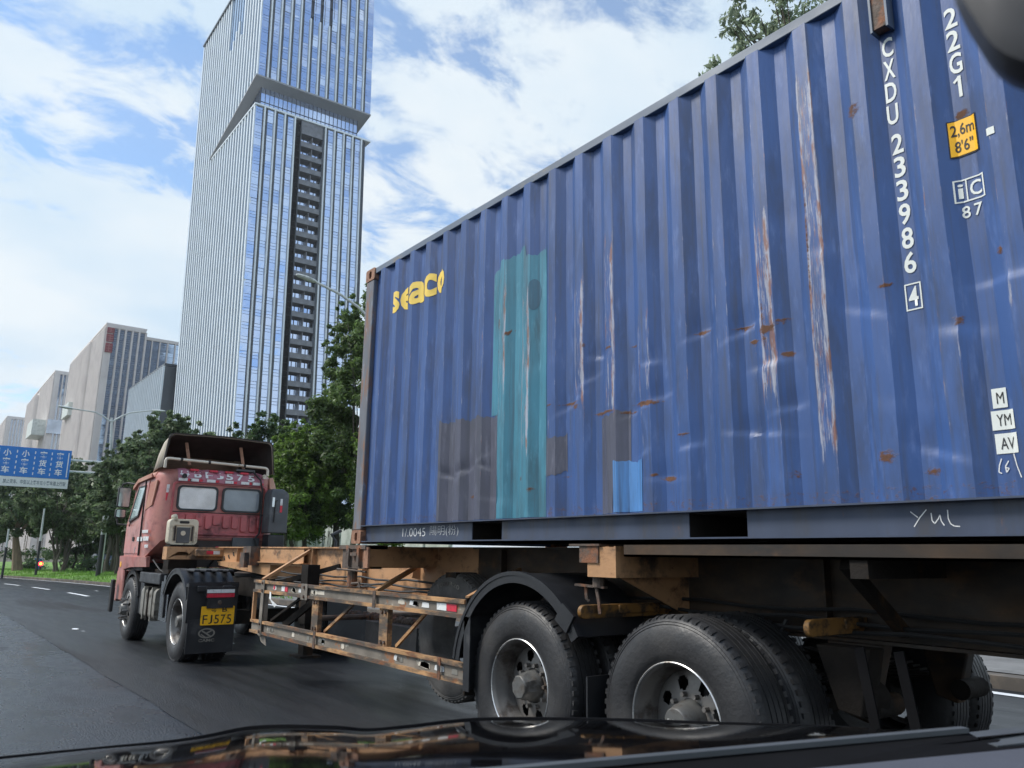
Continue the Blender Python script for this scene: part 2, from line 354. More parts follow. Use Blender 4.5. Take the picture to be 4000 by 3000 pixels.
def mark(Ya, Yb, xf, wd):
    mb = MB(); n = max(2, int((Yb-Ya)/2)+1)
    ys = [Ya+(Yb-Ya)*i/(n-1) for i in range(n)]
    vs = []
    for Y in ys: vs += [(xf(Y)-wd/2, Y, gz(Y)+.009), (xf(Y)+wd/2, Y, gz(Y)+.009)]
    mb.add(vs, [(2*i, 2*i+1, 2*i+3, 2*i+2) for i in range(n-1)])
    return mb.build('lane_dash', m_white_mark, road)
lane = lambda Y: 5.62 - .0021*max(0, Y-33.)**2
for a in (-3.2, 5.2, 13.6, 21.8, 33.3, 41.9, 49.6, 57.8): mark(a, a+4.2, lane, .16)
o = mark(-10, 118, lambda Y: edge(Y)-.35, .15); o.name = 'edge_line'
for a in (0., 9, 18, 27, 36, 45, 54): mark(a, a+4, lambda Y: -1.9-.0018*max(0, Y-30)**2, .15)
mb = MB()
for (x, y, l, wd) in ((2.80, 17.2, .35, .09), (2.83, 16.7, .12, .05), (4.3, 12.9, .25, .07), (6.9, 38.5, .9, .08), (5.9, 9.6, .3, .08)):
    pts = [(x+wd*random.uniform(-.6, .6)+(wd if k < 4 else -wd)*.5, y+l*(k if k < 4 else 7-k)/3) for k in range(8)]
    mb.add([(a, b, gz(b)+.0095) for a, b in pts], [tuple(range(8))])
mb.build('paint_remnant', m_white_mark, road)
# verge with kerb
mb = MB(); vs = []; fs = []
YV = list(np.arange(-10, 140, 2.5)); prof = [(0, .0), (0, .14), (.18, .15), (.19, .10)]
for Y in YV:
    for dx, dz in prof: vs.append((edge(Y)+dx, Y, gz(Y)+dz))
for j in range(len(YV)-1):
    for i in range(3): fs.append((j*4+i, j*4+i+1, j*4+5+i, j*4+4+i))
kerb = mb.add(vs, fs).build('kerb', m_kerb, kind='structure')
YV = [y for y in YV if y >= 26]
pv = sheet('pavement', lambda Y: edge(Y)+.18, lambda Y: edge(Y)+16, M('pavement_slabs', (.17, .17, .168), .85, var=.15, vs=2, dirt=(.12, .12, .118), ds=1.5), .152, [-10, 0, 4, 8, 12, 16, 20, 24, 26.2])
mb = MB(); vs = []; fs = []; nx = 18
rng = random.Random(3)
def verge_z(X, Y):
    d = X-edge(Y)-.19
    return gz(Y) + .10 + .30*min(1, max(0, d)/2.2) + .07*math.sin(X*1.3+Y*.35)*min(1, d/2) + .05*math.sin(Y*.9+X)*min(1, max(d, 0))
for Y in YV:
    for i in range(nx):
        d = 26*(i/(nx-1))**1.7; X = edge(Y)+.19+d; vs.append((X, Y, verge_z(X, Y)))
for j in range(len(YV)-1):
    for i in range(nx-1): fs.append((j*nx+i, j*nx+i+1, (j+1)*nx+i+1, (j+1)*nx+i))
verge = mb.add(vs, fs).build('grass_verge', m_grass, smooth=True, kind='structure')
# grass blades along the visible edge
nr = np.random.default_rng(5)
n = 16000; Y = nr.uniform(24, 92, n); d = nr.uniform(.05, 5.5, n)**1.0
X = np.array([edge(y) for y in Y])+.2+d; Z = np.array([verge_z(a, b) for a, b in zip(X, Y)])-.02
h = nr.uniform(.07, .2, n); a = nr.uniform(0, 6.28, n); lx = nr.normal(0, .05, n); ly = nr.normal(0, .05, n); bw = .02
v = np.stack([np.stack([X-bw*np.cos(a), Y-bw*np.sin(a), Z], 1), np.stack([X+bw*np.cos(a), Y+bw*np.sin(a), Z], 1), np.stack([X+lx, Y+ly, Z+h], 1)], 1).reshape(-1, 3)
def np_mesh(name, verts, k):
    me = bpy.data.meshes.new(name); nv = len(verts); nf = nv//k
    me.vertices.add(nv); me.vertices.foreach_set('co', verts.astype(np.float32).ravel())
    me.loops.add(nv); me.loops.foreach_set('vertex_index', np.arange(nv, dtype=np.int32))
    me.polygons.add(nf); me.polygons.foreach_set('loop_start', np.arange(0, nv, k, dtype=np.int32))
    me.update(calc_edges=True); me.validate(); return me
m_blade = M('grass_blades', (.14, .28, .04), .7, var=.35, vs=.7, leafy=True, trans=.3)
link('grass', np_mesh('grass', v, 3), m_blade, kind='stuff')

# ------------------------------------------------------------------ trees
def limb_pts(p0, p1, k, wob, rg):
    p0, p1 = Vector(p0), Vector(p1)
    return [p0.lerp(p1, i/k) + Vector((rg.uniform(-wob, wob), rg.uniform(-wob, wob), 0))*(1 if 0 < i < k else 0) for i in range(k+1)]
def leaves(centers, radii, per, size, rg, droop=0.):
    c = np.repeat(np.array(centers), per, 0); r = np.repeat(np.array(radii), per, 0)
    n = len(c)
    d = rg.normal(0, 1, (n, 3)); d /= np.linalg.norm(d, axis=1)[:, None]
    p = c + d*(r[:, None]*rg.uniform(.25, 1.05, (n, 1)))*np.array([1, 1, .72])
    nrm = d*.7 + rg.normal(0, .6, (n, 3)) + np.array([0, 0, .5]); nrm /= np.linalg.norm(nrm, axis=1)[:, None]
    t = np.cross(nrm, rg.normal(0, 1, (n, 3))); t[:, 2] -= droop; t -= nrm*(t*nrm).sum(1)[:, None]; t /= np.linalg.norm(t, axis=1)[:, None]; b = np.cross(nrm, t)
    s = size*rg.uniform(.6, 1.35, (n, 1))
    q = np.stack([p - t*s, p - b*s*.42, p + t*s, p + b*s*.42], 1)
    return q.reshape(-1, 3)
def tree(name, label, x, y, H, crown, trunks, leafmat, barkmat, seed, per=150, size=.16, group='trees along the verge', clumps=40, lean=0, zb=None, aerial=0, rsc=1.0):
    """crown: (rx, ry, z0, z1) extents; trunks: number of stems"""
    rg = np.random.default_rng(seed); rr = random.Random(seed)
    z0 = zb if zb is not None else verge_z(x, y)-.05
    t = thing(name, label, 'tree', (x, y, z0), group)
    rx, ry, c0, c1 = crown; cz, hz = (c0+c1)/2, (c1-c0)/2
    mb = MB()
    tips = []
    for i in range(trunks):
        a = rr.uniform(0, 6.28); sp = .15 if trunks == 1 else rr.uniform(.15, .9)
        b0 = (x+sp*math.cos(a)*.8, y+sp*math.sin(a), z0-.1); tp = (x+math.cos(a)*rx*.25+lean, y+math.sin(a)*ry*.25, z0+c0+hz*rr.uniform(.3, .9))
        r0 = (.20 if trunks == 1 else rr.uniform(.07, .16))*rsc
        pts = limb_pts(b0, tp, 5, .16, rr); mb.tube(pts, [r0*(1.25-.19*j) for j in range(6)], 8)
        for k in range(5):
            p = pts[rr.randint(3, 5)]; e = (x+lean+rr.uniform(-rx, rx)*.75, y+rr.uniform(-ry, ry)*.75, z0+cz+rr.uniform(-.5, .85)*hz)
            bp = limb_pts(p, e, 3, .12, rr); mb.tube(bp, [r0*.45, r0*.32, r0*.2, r0*.08], 5)
    for k in range(aerial):
        a = rr.uniform(0, 6.28); px, py = x+math.cos(a)*rx*.5*rr.random(), y+math.sin(a)*ry*.5*rr.random()
        mb.tube(limb_pts((px, py, z0+c0+rr.uniform(0, .6)), (px+rr.uniform(-.1, .1), py, z0+rr.uniform(.6, 2.0)), 3, .04, rr), [.018, .014, .012, .008], 4)
    mb.build('trunk', barkmat, t, smooth=True)
    cs, rs = [], []
    while len(cs) < clumps:
        p = rg.uniform(-1, 1, 3); q = np.linalg.norm(p)
        if q > 1 or q < .35: continue
        shrink = 1 - .45*max(0, p[2])**1.5
        cs.append((lean+p[0]*rx*shrink, p[1]*ry*shrink, cz+p[2]*hz)); rs.append(min(rx, ry, hz)*rg.uniform(.16, .34)*(1.0 if q < .8 else .75))
    for k in range(int(clumps*.55)):                 # loose sprays that break the outline
        a = rg.uniform(0, 6.28); el = rg.uniform(-.15, 1.45); q = rg.uniform(.92, 1.0)
        shrink = 1 - .35*max(0, math.sin(el))**1.5
        b0 = np.array([lean+q*rx*shrink*math.cos(el)*math.cos(a), q*ry*shrink*math.cos(el)*math.sin(a), cz+q*hz*math.sin(el)])
        dirv = np.array([math.cos(a)*.6*math.cos(el), math.sin(a)*.6*math.cos(el), .75+.4*math.sin(el)])*rg.uniform(.10, .20)*min(rx, 2.4)
        for j in range(3): cs.append(tuple(b0+dirv*j)); rs.append(min(rx, hz)*rg.uniform(.06, .12)*(1.15-.28*j))
    nb = clumps
    v = np.concatenate([leaves(cs[:nb], rs[:nb], per, size, rg), leaves(cs[nb:], rs[nb:], max(20, per//7), size*.9, rg)])
    link('crown', np_mesh('crown', v, 4), leafmat, t)
    return t
LT = 'trees on the left verge'
# left-hand row, nearest first (x, y, height, crown, stems)
rows = [
 ('bushy ficus tree right behind the cab roof, its crown under the tower', 15.6, 50, 10, (3.4, 3.2, 2.4, 8.4), 4, m_leaf_l, 11),
 ('ficus tree left of the cab, tallest of the left row, under the double street lamp', 11.8, 49.5, 10, (3.2, 3.0, 2.3, 8.9), 5, m_leaf_l, 12),
 ('spreading ficus tree behind the right part of the lane sign arm', 11.6, 57.5, 9.5, (2.9, 3.0, 2.6, 8.6), 6, m_leaf_l, 13),
 ('ficus tree just right of the blue lane sign with many thin stems', 12.2, 66, 9, (2.9, 3.2, 2.4, 8.2), 6, m_leaf_l, 14),
 ('dark tree under the blue lane sign with grey aerial stems', 10.2, 74, 9, (3.6, 3.4, 2.2, 8.6), 6, m_leaf_l, 15),
 ('tree with a thick tan trunk under the blue lane sign', 8.1, 82, 9, (3.6, 3.4, 3.0, 8.8), 1, m_leaf_l, 16),
 ('farthest-left tree seen below the left end of the lane sign', 5.8, 92, 9, (4.2, 3.4, 2.4, 8.6), 4, m_leaf_l, 17),
 ('low yellowish tree at the left frame edge, behind the thin white pole', 4.6, 104, 8, (4.2, 3.4, 2.2, 7.6), 3, m_leaf_r, 18),
 ('dark ficus tree between the cab and the grey air stack, farther back', 19.6, 55, 9.5, (3.4, 3.4, 2.2, 8.0), 4, m_leaf_l, 19),
 ('small round tree peeping over the cab roof deflector', 17.0, 44, 8, (2.3, 2.4, 2.2, 6.9), 3, m_leaf_r, 20),
]
for lab, x, y, H, cr_, st, lm, sd_ in rows:
    tree('ficus_tree', lab, x, y, H, cr_, st, lm, m_bark_tan if st == 1 else m_bark, sd_, per=260, size=.16, group=LT, clumps=74, aerial=10, rsc=1.8 if st == 1 else 1)
for i in range(6):
    X, Yy = 13.5+3.1*i+random.uniform(-.6, .6), 88-3.0*i
    tree('ficus_tree', 'dark tree in the back row, number of trunks hidden in shade', X, Yy, 8, (3.4, 3.2, 1.2, 7.6), 3, m_leaf_d, m_bark_d, 40+i, per=150, size=.22, group='shaded back-row trees', clumps=36, aerial=6)
# right-hand group behind the trailer front
RT = 'trees behind the trailer front'
tree('roadside_tree', 'tall slender tree rising beside the rusty front corner of the container', 15.9, 32, 13, (2.3, 2.4, 2.6, 13.2), 2, m_leaf_m, m_bark, 21, per=300, size=.11, group=RT, clumps=130)
tree('roadside_tree', 'bright green bushy tree right of the cab, dark forked trunk below', 14.0, 35, 7, (2.4, 2.3, 2.0, 6.6), 2, m_leaf_r, m_bark_d, 22, per=330, size=.10, group=RT, clumps=80, aerial=14)
tree('roadside_tree', 'dense dark tree between the bright bushy tree and the container', 16.0, 35.5, 7.6, (2.4, 2.4, 2.0, 8.0), 1, m_leaf_d, m_bark_d, 23, per=330, size=.10, group=RT, clumps=85, aerial=14)
tree('roadside_tree', 'yellow-green tree half hidden behind the container front edge', 16.6, 30.5, 6.5, (2.0, 2, 1.4, 8.4), 3, m_leaf_r, m_bark, 24, per=330, size=.09, group=RT, clumps=90)
tree('roadside_tree', 'dark tree behind the grey air stack, right of the cab', 14.6, 41, 8.4, (3.0, 2.6, 1.8, 7.8), 2, m_leaf_d, m_bark_d, 25, per=300, size=.12, group=RT, clumps=80, aerial=12)
# tree whose top shows above the container roof
t = thing('schefflera_tree', 'tree top with drooping leaf tufts above the container roof', 'tree', (16.2, 9.6, 0))
mb = MB(); rr = random.Random(31); rg = np.random.default_rng(31)
mb.tube([(16.4, 9.4, 0), (16.5, 9.5, 5), (16.2, 9.6, 9), (16.0, 9.5, 12.2)], [.24, .2, .15, .1], 9)
cs, rs = [], []
for k in range(38):
    b = Vector((16.0, 9.5, 10.5+rr.random()*2)); a = rr.uniform(0, 6.28); rad = rr.uniform(.3, 2.0)
    e = Vector((15.3+rad*math.cos(a)*.8, 9.8+rad*math.sin(a)*1.1, 15.2 - rad*.75 + rr.uniform(-1.2, .3)))
    mb.tube([b, b.lerp(e, .5)+Vector((0, 0, .1)), e], [.035, .022, .010], 5)
    for q in range(2): cs.append(tuple(e - Vector((16.2, 9.6, 0)) + Vector((rr.uniform(-.2, .2), rr.uniform(-.2, .2), rr.uniform(-.25, 0))))); rs.append(rr.uniform(.18, .30))
mb.build('trunk', m_bark, t, smooth=True)
link('crown', np_mesh('crown', leaves(cs, rs, 34, .088, rg, droop=1.4), 4), m_leaf_s, t)
# undergrowth in front of the back row
mb = MB(); v = []
rg = np.random.default_rng(77); cs = []; rs = []
for i in range(70):
    Yy = rg.uniform(60, 100); cs.append((edge(Yy)+rg.uniform(6, 16), Yy, gz(Yy)+rg.uniform(.3, 2.2))); rs.append(rg.uniform(.6, 1.3))
link('undergrowth', np_mesh('undergrowth', leaves(cs, rs, 120, .2, rg), 4), m_leaf_d, kind='stuff')

# ------------------------------------------------------------------ thin haze over the city
hz_ = MB().box(-1600, 1600, -200, 1600, -2.2, 186).build('haze', None, kind='stuff')
mh = bpy.data.materials.new('haze'); mh.use_nodes = True; mh.node_tree.nodes.clear()
pvn = mh.node_tree.nodes.new('ShaderNodeVolumePrincipled'); pvn.inputs['Density'].default_value = HAZE; pvn.inputs['Color'].default_value = (.86, .92, 1, 1); pvn.inputs['Anisotropy'].default_value = .35
mo = mh.node_tree.nodes.new('ShaderNodeOutputMaterial'); mh.node_tree.links.new(pvn.outputs[0], mo.inputs['Volume'])
hz_.data.materials.append(mh)

# ------------------------------------------------------------------ glass tower
def facade_window(name, wd, ht, mat, parts=3):
    mb = MB(); g = .10
    hs = [.56, .22, .22] if parts == 3 else [1.0]; z = 0
    for k, fr in enumerate(hs):
        a, b = z+g/2, z+fr*ht-g/2; z += fr*ht; t = (k-1)*.006
        mb.add([(-wd/2, -t, a), (wd/2, t, a), (wd/2, t*.5, b), (-wd/2, -t*.5, b), (-wd/2, .12, a), (wd/2, .12, a), (wd/2, .12, b), (-wd/2, .12, b)],
               [(0, 1, 2, 3), (7, 6, 5, 4), (0, 4, 5, 1), (1, 5, 6, 2), (2, 6, 7, 3), (3, 7, 4, 0)])
    me = mb.mesh(name); me.materials.append(mat); return me
TX0, TX1, TY0, TY1 = 60.6, 95.6, 200., 261.
ZL, ZU, ZT, FH = 123.8, 132.4, 175.8, 3.92
tw = thing('glass_tower', 'tall blue glass skyscraper with white fins and a notch below its top block', 'skyscraper', (TX0, TY0, -1))
MB().box(TX0+.7, 74.0, TY0+.7, TY0+4, -2, ZL-.4).box(81.5, TX1-.7, TY0+.7, TY0+4, -2, ZL-.4).box(TX0+.7, TX1-.7, TY0+4, TY1, -2, ZL-.4).build('wall', m_core, tw)
MB().box(TX0-.12, TX1+.6, TY0-.5, TY0+40, ZL-.35, ZL+.15).build('ledge', m_fin, tw)
nk = MB().box(TX0+2.6, TX1-2.2, TY0+3.6, TY1-1, ZL+.15, ZU+.6).build('recess_glazing', m_glass, tw)
mbm = MB()
for i in range(24): xx = TX0+2.6+i*(TX1-2.2-TX0-2.6)/23; mbm.box(xx-.06, xx+.06, TY0+3.45, TY0+3.58, ZL+.2, ZU+.3)
for i in range(26): yy = TY0+3.6+i*1.6; mbm.box(TX0+2.45, TX0+2.58, yy-.06, yy+.06, ZL+.2, ZU+.3)
mbm.box(TX0+2.5, TX1-2.2, TY0+3.44, TY0+3.57, ZL+3.3, ZL+3.45); mbm.build('mullion', m_core, tw)
wedge = [(TY0+.6, ZU+.3), (TY0+40, ZL+.5), (TY1, ZL+.5), (TY1, ZT-.3), (TY0+.6, ZT-.3)]
MB().prism(wedge, 'x', TX0+.7, TX1-.7).build('wall', m_core, tw)
MB().prism([(TY0-.35, ZU+.45), (TY0-.35, ZU-.05), (TY0+41, ZL+.0), (TY0+41, ZL+.5)], 'x', TX0-.35, TX1+.35).build('soffit', m_soffit, tw)
MB().box(TX0-.4, TX1+.4, TY0-.4, TY1, ZT-.3, ZT+.3).build('parapet', m_louvre, tw)
win_me = facade_window('window', 1.94, FH, m_glass)
P = 2.95; F0 = TX0+2.9
nwin = 0; extra = MB(); rg = random.Random(9)
def put_window(x, z):
    global nwin
    if nwin < 300:
        o = link('window', win_me, None, tw, (x-TX0, -.02, z+1)); o.rotation_euler = (R(rg.gauss(0, 1.0)), 0, R(rg.gauss(0, 1.3))); nwin += 1
    else:
        for a, b in ((0, .53), (.56, .75), (.78, .97)): extra.box(x-.96, x+.96, TY0, TY0+.1, z+a*FH+.05, z+b*FH+.05)
SL0, SL1 = 74.2, 81.3                      # balcony slot
for j in range(28):
    z = ZL-.6-(j+1)*FH
    if z > 12: MB().box(72.46, SL0-.14, TY0+.02, TY0+.12, z+.06, z+FH*.56).box(72.46, SL0-.14, TY0+.02, TY0+.12, z+FH*.6, z+FH-.06).build('narrow_window', m_glass, tw)
def fin(x, z0, z1, louvre=True):
    MB().box(x-.20, x+.20, TY0-.55, TY0+.6, z0, z1).build('fin', m_fin, tw)
    if louvre: MB().box(x+.21, x+.98, TY0-.06, TY0+.62, z0, z1).build('louvre', m_louvre, tw)
for k in range(-1, 11):
    x = F0+P*k
    xc = x+1.0+.98
    if k >= 0:
        if k in (4, 5, 6): fin(x, ZU+.3, 157)
        else: fin(x, ZU+.3, ZT-.3)
    else: xc = TX0+1.3
    if xc+.9 < TX1+.4:
        for j in range(11): put_window(xc, ZU+.5+j*FH*.99)
mbt = MB()
for k in (4, 5, 6):
    for q in (.1, 1.5): mbt.box(F0+P*k+q-.06, F0+P*k+q+.06, TY0-.1, TY0+.1, 157, ZT-.3)
for k in range(3):
    for j in range(3): mbt.box(F0+P*(4+k)+.25, F0+P*(4+k)+.95, TY0+.02, TY0+.3, 158+j*5.6, 159+j*5.6)
mbt.build('mullion', m_louvre, tw)
for xx in [F0-.15+P*k for k in range(4)] + [SL1+.3+P*.98*k for k in range(5)]:
    fin(xx, -1, ZL-.4, not 71 < xx < 74)
cols = [TX0+1.25] + [F0-.15+P*k+1.98 for k in range(4)] + [SL1+.3+P*.98*k+1.96 for k in range(4)]
for j in range(30, -1, -1):
    for xc in cols:
        if SL0-.2 < xc+.8 and xc-.8 < SL1: continue
        z = ZL-.6-(31-j)*FH
        if z > 12: put_window(xc, z)
if extra.v: extra.build('window', m_glass, tw, kind='stuff')
# balcony slot
for j in range(28):
    z = ZL-.6-(j+1)*FH
    if z > 12: MB().box(72.46, SL0-.14, TY0+.02, TY0+.12, z+.06, z+FH*.56).box(72.46, SL0-.14, TY0+.02, TY0+.12, z+FH*.6, z+FH-.06).build('narrow_window', m_glass, tw)
MB().box(SL0-.12, SL0+.12, TY0-.3, TY0+.75, 0, ZL-.5).build('slot_jamb', m_louvre, tw)
MB().box(SL1-.5, SL1-.02, TY0-.2, TY0+.72, 0, ZL-.5).build('slot_jamb', m_louvre, tw)
bal_me = None
for j in range(30):
    z = ZL-4.6-j*FH
    if z < 14: break
    if bal_me is None:
        b = MB().box(.05, SL1-SL0-.65, -.3, 3.95, 0, .35); b.box(0.08, SL1-SL0-.7, -.28, -.18, .35, 1.5); b.box(3.4, 3.6, .1, 3.95, .35, FH-.05)
        bal_me = b.mesh('balcony'); bal_me.materials.append(m_balc)
        g = MB()
        for q in range(5): g.box(.2+q*1.27, 1.2+q*1.27, 1.5, 1.56, .4, 3.3)
        bw_me = g.mesh('balcony_window'); bw_me.materials.append(m_glass)
    o = link('balcony', bal_me, None, tw, (SL0+.1-TX0, 0, z+1)); link('balcony_window', bw_me, None, o)
MB().box(SL0+.1, SL1-.5, TY0-.1, TY0+.66, ZL-3.4, ZL-.5).build('lintel', m_balc, tw)
tw.location.x += 2.3; tw.rotation_euler = (0, R(-1.3), 0)
# left face: fins with glass strips
for k in range(25):
    y = TY0+.5+k*2.5
    low_top = ZL-.35
    MB().box(TX0-.05, TX0+.65, y-.42, y+.42, -1, low_top if y < TY0+40 else ZT-.3).build('fin', m_fin, tw)
    if y < TY0+40:
        zb = ZU+.4-(ZU-ZL)*(y-TY0)/40; MB().box(TX0-.05, TX0+.65, y-.42, y+.42, zb, ZT-.3 if not 6 < k < 12 else ZT-14-2*(k % 4)).build('fin', m_fin, tw)
    for z0_, z1_ in ((-1, ZL-.5),):
        mbg = MB().box(TX0+.25, TX0+.66, y+.45, y+2.05, z0_, z1_)
        mbg.build('window_strip', m_glass_l, tw); mbg = MB()
        z = max(ZU+.4-(ZU-ZL)*(min(y, TY0+40)+1.9-TY0)/40, ZL+.6)+.6
        mbg.box(TX0+.25, TX0+.66, y+.45, y+2.05, z, ZT-.4)
        mbg.build('window_strip', m_glass_l, tw)

# ------------------------------------------------------------------ beige office blocks and the small glass block
def office(label, x0, x1, y0, y1, zt, steps, bays, group, right=None, floors=20, sign=False, seed=1):
    t = thing('office_block', label, 'building', (x0, y0, -1), group)
    MB().box(x0+.4, x1, y0+.5, y1, -1, zt).build('wall', m_stone, t)
    MB().box(x0-.2, x1+.2, y0-.1, y1, zt, zt+.7).build('parapet', m_stone, t)
    pitch = (x1-x0-2.2)/bays; fh = (zt-4)/floors
    for k in range(bays+1):
        xx = x0+2.2+k*pitch; MB().box(xx-.32, xx+.32, y0-.5, y0+.5, -1, zt-1).build('pilaster', m_stone, t)
    MB().box(x0, x0+2.1, y0-.3, y0+.5, -1, zt).build('corner_pier', m_stone, t)
    MB().box(x0+.1, x1-.1, y0-.4, y0+.5, zt-1.2, zt).build('fascia', m_stone, t)
    me = facade_window('window', pitch-.9, fh, m_bglass); sp = facade_window('spandrel', 1, 1, m_louvre, 1)
    rg = random.Random(seed)
    for k in range(bays):
        for j in range(floors):
            z = zt-1.4-(j+1)*fh
            if z < 18: continue
            o = link('window', me, None, t, (2.2+(k+.5)*pitch, .3, z+1)); o.rotation_euler = (R(rg.gauss(0, .6)), 0, R(rg.gauss(0, .8)))
    # ribbed left flank in steps
    for (ya, yb, dx, dz) in steps:
        MB().box(x0-dx, x0+.5, ya, yb, -1, zt+dz).build('flank_wall', m_stone, t)
        nrib = int((yb-ya)/2.6)
        for k in range(nrib):
            yy = ya+.9+k*(yb-ya)/nrib; MB().box(x0-dx-.35, x0-dx+.02, yy-.28, yy+.28, -1, zt+dz-.8).build('rib', m_stone, t)
        for j in range(3, floors, 1):
            pass
    if right:
        rx, rz = right
        MB().box(x1, rx, y0+2.2, y1, -1, rz).build('wall', m_core, t)
        MB().box(x1, rx, y0+1.6, y0+2.3, rz-.8, rz+.5).build('parapet', m_stone, t)
        nb = max(2, int((rx-x1)/2.6)); p2 = (rx-x1)/nb
        me2 = facade_window('window', p2-.7, fh, m_bglass)
        for k in range(nb+1): MB().box(x1+k*p2-.22, x1+k*p2+.22, y0+1.4, y0+2.2, -1, rz-.5).build('pilaster', m_stone, t)
        for k in range(nb):
            for j in range(floors):
                z = rz-1-(j+1)*fh
                if z < 30: continue
                o = link('window', me2, None, t, (x1-x0+(k+.5)*p2, 2.0, z+1)); o.rotation_euler = (R(rg.gauss(0, .6)), 0, R(rg.gauss(0, .8)))
    return t
OG = 'beige office blocks along the road'
b1 = office('beige office block with red vertical sign, nearest of its row', 51.75, 66.7, 340, 425, 90.2, [(340, 370, .0, 0), (370.3, 422, 1.0, -1.0)], 5, OG, right=(82, 87.6), floors=22)
for k, (za, zb_) in enumerate(((86.6, 88.9), (83.0, 86.2), (78.6, 82.4))):
    mbs = MB().box(52.1, 54.7, 339.2, 339.65, za, zb_)
    sg = mbs.build('sign_character', m_bred, b1)
    st = MB()
    for q in range(3): st.box(52.4, 54.4, 339.05, 339.15, za+.3+q*(zb_-za)*.3, za+.55+q*(zb_-za)*.3)
    st.box(53.2, 53.5, 339.04, 339.15, za+.25, zb_-.3); st.build('stroke', M('pale_red', (.42, .16, .16), .5), sg)
mb = MB().box(48.9, 51.0, 395, 412, 60, 66); mb.build('terrace_screen', m_hoard, b1)
b2 = office('middle beige office block with a glazed terrace bridge half-way up', 51.1, 60.5, 480, 584, 95.6, [(480, 541, 0, 0), (542, 584, 2.0, -3.5)], 4, OG, floors=24, seed=2)
MB().box(44.5, 51.0, 486, 510, 61, 69.5).build('terrace_screen', m_hoard, b2)
MB().box(50.6, 58.2, 478.6, 479.6, 61.5, 69.0).build('terrace_glazing', m_bglass, b2)
b3 = office('farthest beige office block at the left edge behind the lane sign', 43.1, 56.5, 640, 720, 90.6, [(640, 720, 0, 0)], 6, OG, floors=22, seed=3)
gb = thing('glass_block', 'low glass office block with white fins beside the tower', 'building', (58.8, 265, -1))
MB().box(59.2, 78, 265.5, 317, -1, 60.2).build('wall', m_core, gb)
MB().box(58.6, 78, 265, 317, 60.2, 61).build('parapet', m_louvre, gb)
MB().box(58.9, 78, 265.2, 265.5, 0, 60).build('front_glazing', m_louvre, gb)
for k in range(20):
    y = 265.6+k*2.6
    MB().box(58.2, 59.2, y-.18, y+.18, -1, 60.1).build('fin', m_fin, gb)
    mbg = MB(); z = 20
    while z < 59: mbg.box(58.95, 59.25, y+.25, y+2.35, z+.1, z+3.8); z += 3.95
    mbg.build('window_strip', m_glass_l, gb)
hd = thing('hoarding', 'long white hoarding wall behind the roadside trees', 'wall', (22, 50, -.5))
for k in range(18):
    y = 34+k*2.6; MB().box(22, 22.12, y, y+2.57, gz(y)-.2, gz(y)+4.3+.0).build('panel', m_hoard, hd)
    MB().box(21.9, 22.0, y-.05, y+.05, gz(y)-.2, gz(y)+4.35).build('post', m_pole, hd)

# ------------------------------------------------------------------ lamps, poles, signs
def lamp_head(mb, p, q):
    p, q = Vector(p), Vector(q); d = (q-p); u = Vector((0, 0, 1)); s = d.normalized().cross(u).normalized()
    secs = []
    for f, wd, h in ((0, .05, .05), (.12, .11, .07), (.5, .14, .09), (.9, .12, .06), (1, .05, .03)):
        c = p+d*f; secs.append([c+s*wd*math.cos(a)+u*h*math.sin(a) for a in [6.283*j/10 for j in range(10)]])
    mb.loft(secs)
dl = thing('street_lamp', 'double-armed white street lamp rising behind the lane sign arm', 'street lamp', (10.2, 58, gz(58)), 'street lamps')
MB().tube([(10.2, 58, gz(58)), (10.2, 58, gz(58)+3)], [.15, .14], 12).build('pole_base', m_pole_d, dl, smooth=True)
MB().tube([(10.2, 58, gz(58)+3), (10.15, 58, 6.5), (9.85, 58, 10.05)], [.13, .11, .07], 12).build('pole', m_pole, dl, smooth=True)
for sx, e in ((-1, (7.5, 58, 10.38)), (1, (12.3, 58, 10.85))):
    j = Vector((9.86, 58, 9.75)); e = Vector(e); c = j.lerp(e, .45)+Vector((0, 0, .28))
    MB().tube([j, j.lerp(c, .55)+Vector((0, 0, .06)), c, e], [.055, .05, .045, .04], 8).build('arm', m_pole, dl, smooth=True)
    mbh = MB(); lamp_head(mbh, e, e+Vector((sx*.9, 0, .06))); mbh.build('lamp_head', m_pole, dl, smooth=True)
MB().box(9.95, 10.5, 57.8, 57.86, 2.45, 2.52).build('bracket', m_rusty, dl)
sl_ = thing('street_lamp', 'street lamp head on a curved white arm in front of the tower balconies', 'street lamp', (13.1, 26, gz(26)), 'street lamps')
MB().tube([(13.1, 26, 0-.3), (13.1, 26, 6), (13.05, 26, 9.3)], [.13, .11, .08], 12).build('pole', m_pole, sl_, smooth=True)
MB().tube([(13.05, 26, 9.2), (12.9, 26, 9.85), (12.63, 26, 10.22), (12.35, 26, 10.42), (11.59, 26, 10.76), (10.6, 26, 11.02)], [.075, .06, .055, .052, .05, .045], 10).build('arm', m_pole, sl_, smooth=True)
mbh = MB(); lamp_head(mbh, (10.62, 26, 11.03), (9.84, 26, 11.13)); mbh.build('lamp_head', m_pole, sl_, smooth=True)
for lab, x, y, zw, zt in (('thin pole with white upper part beneath the lane sign, right one', 8.05, 70, 1.85, 4.3), ('thin pole with white upper part at the left frame edge', 5.92, 70, 1.35, 2.7)):
    p = thing('roadside_pole', lab, 'pole', (x, y, gz(y)), 'two-tone roadside poles')
    MB().tube([(x, y, gz(y)), (x, y, zw)], [.09, .09], 10).build('pole_base', m_pole_d, p)
    MB().tube([(x, y, zw), (x-.02, y, zt)], [.08, .06], 10).build('pole', m_pole, p)
SY = 62
sg = thing('overhead_sign', 'blue overhead lane sign listing vehicle types in four columns', 'road sign', (11, SY, gz(SY)))
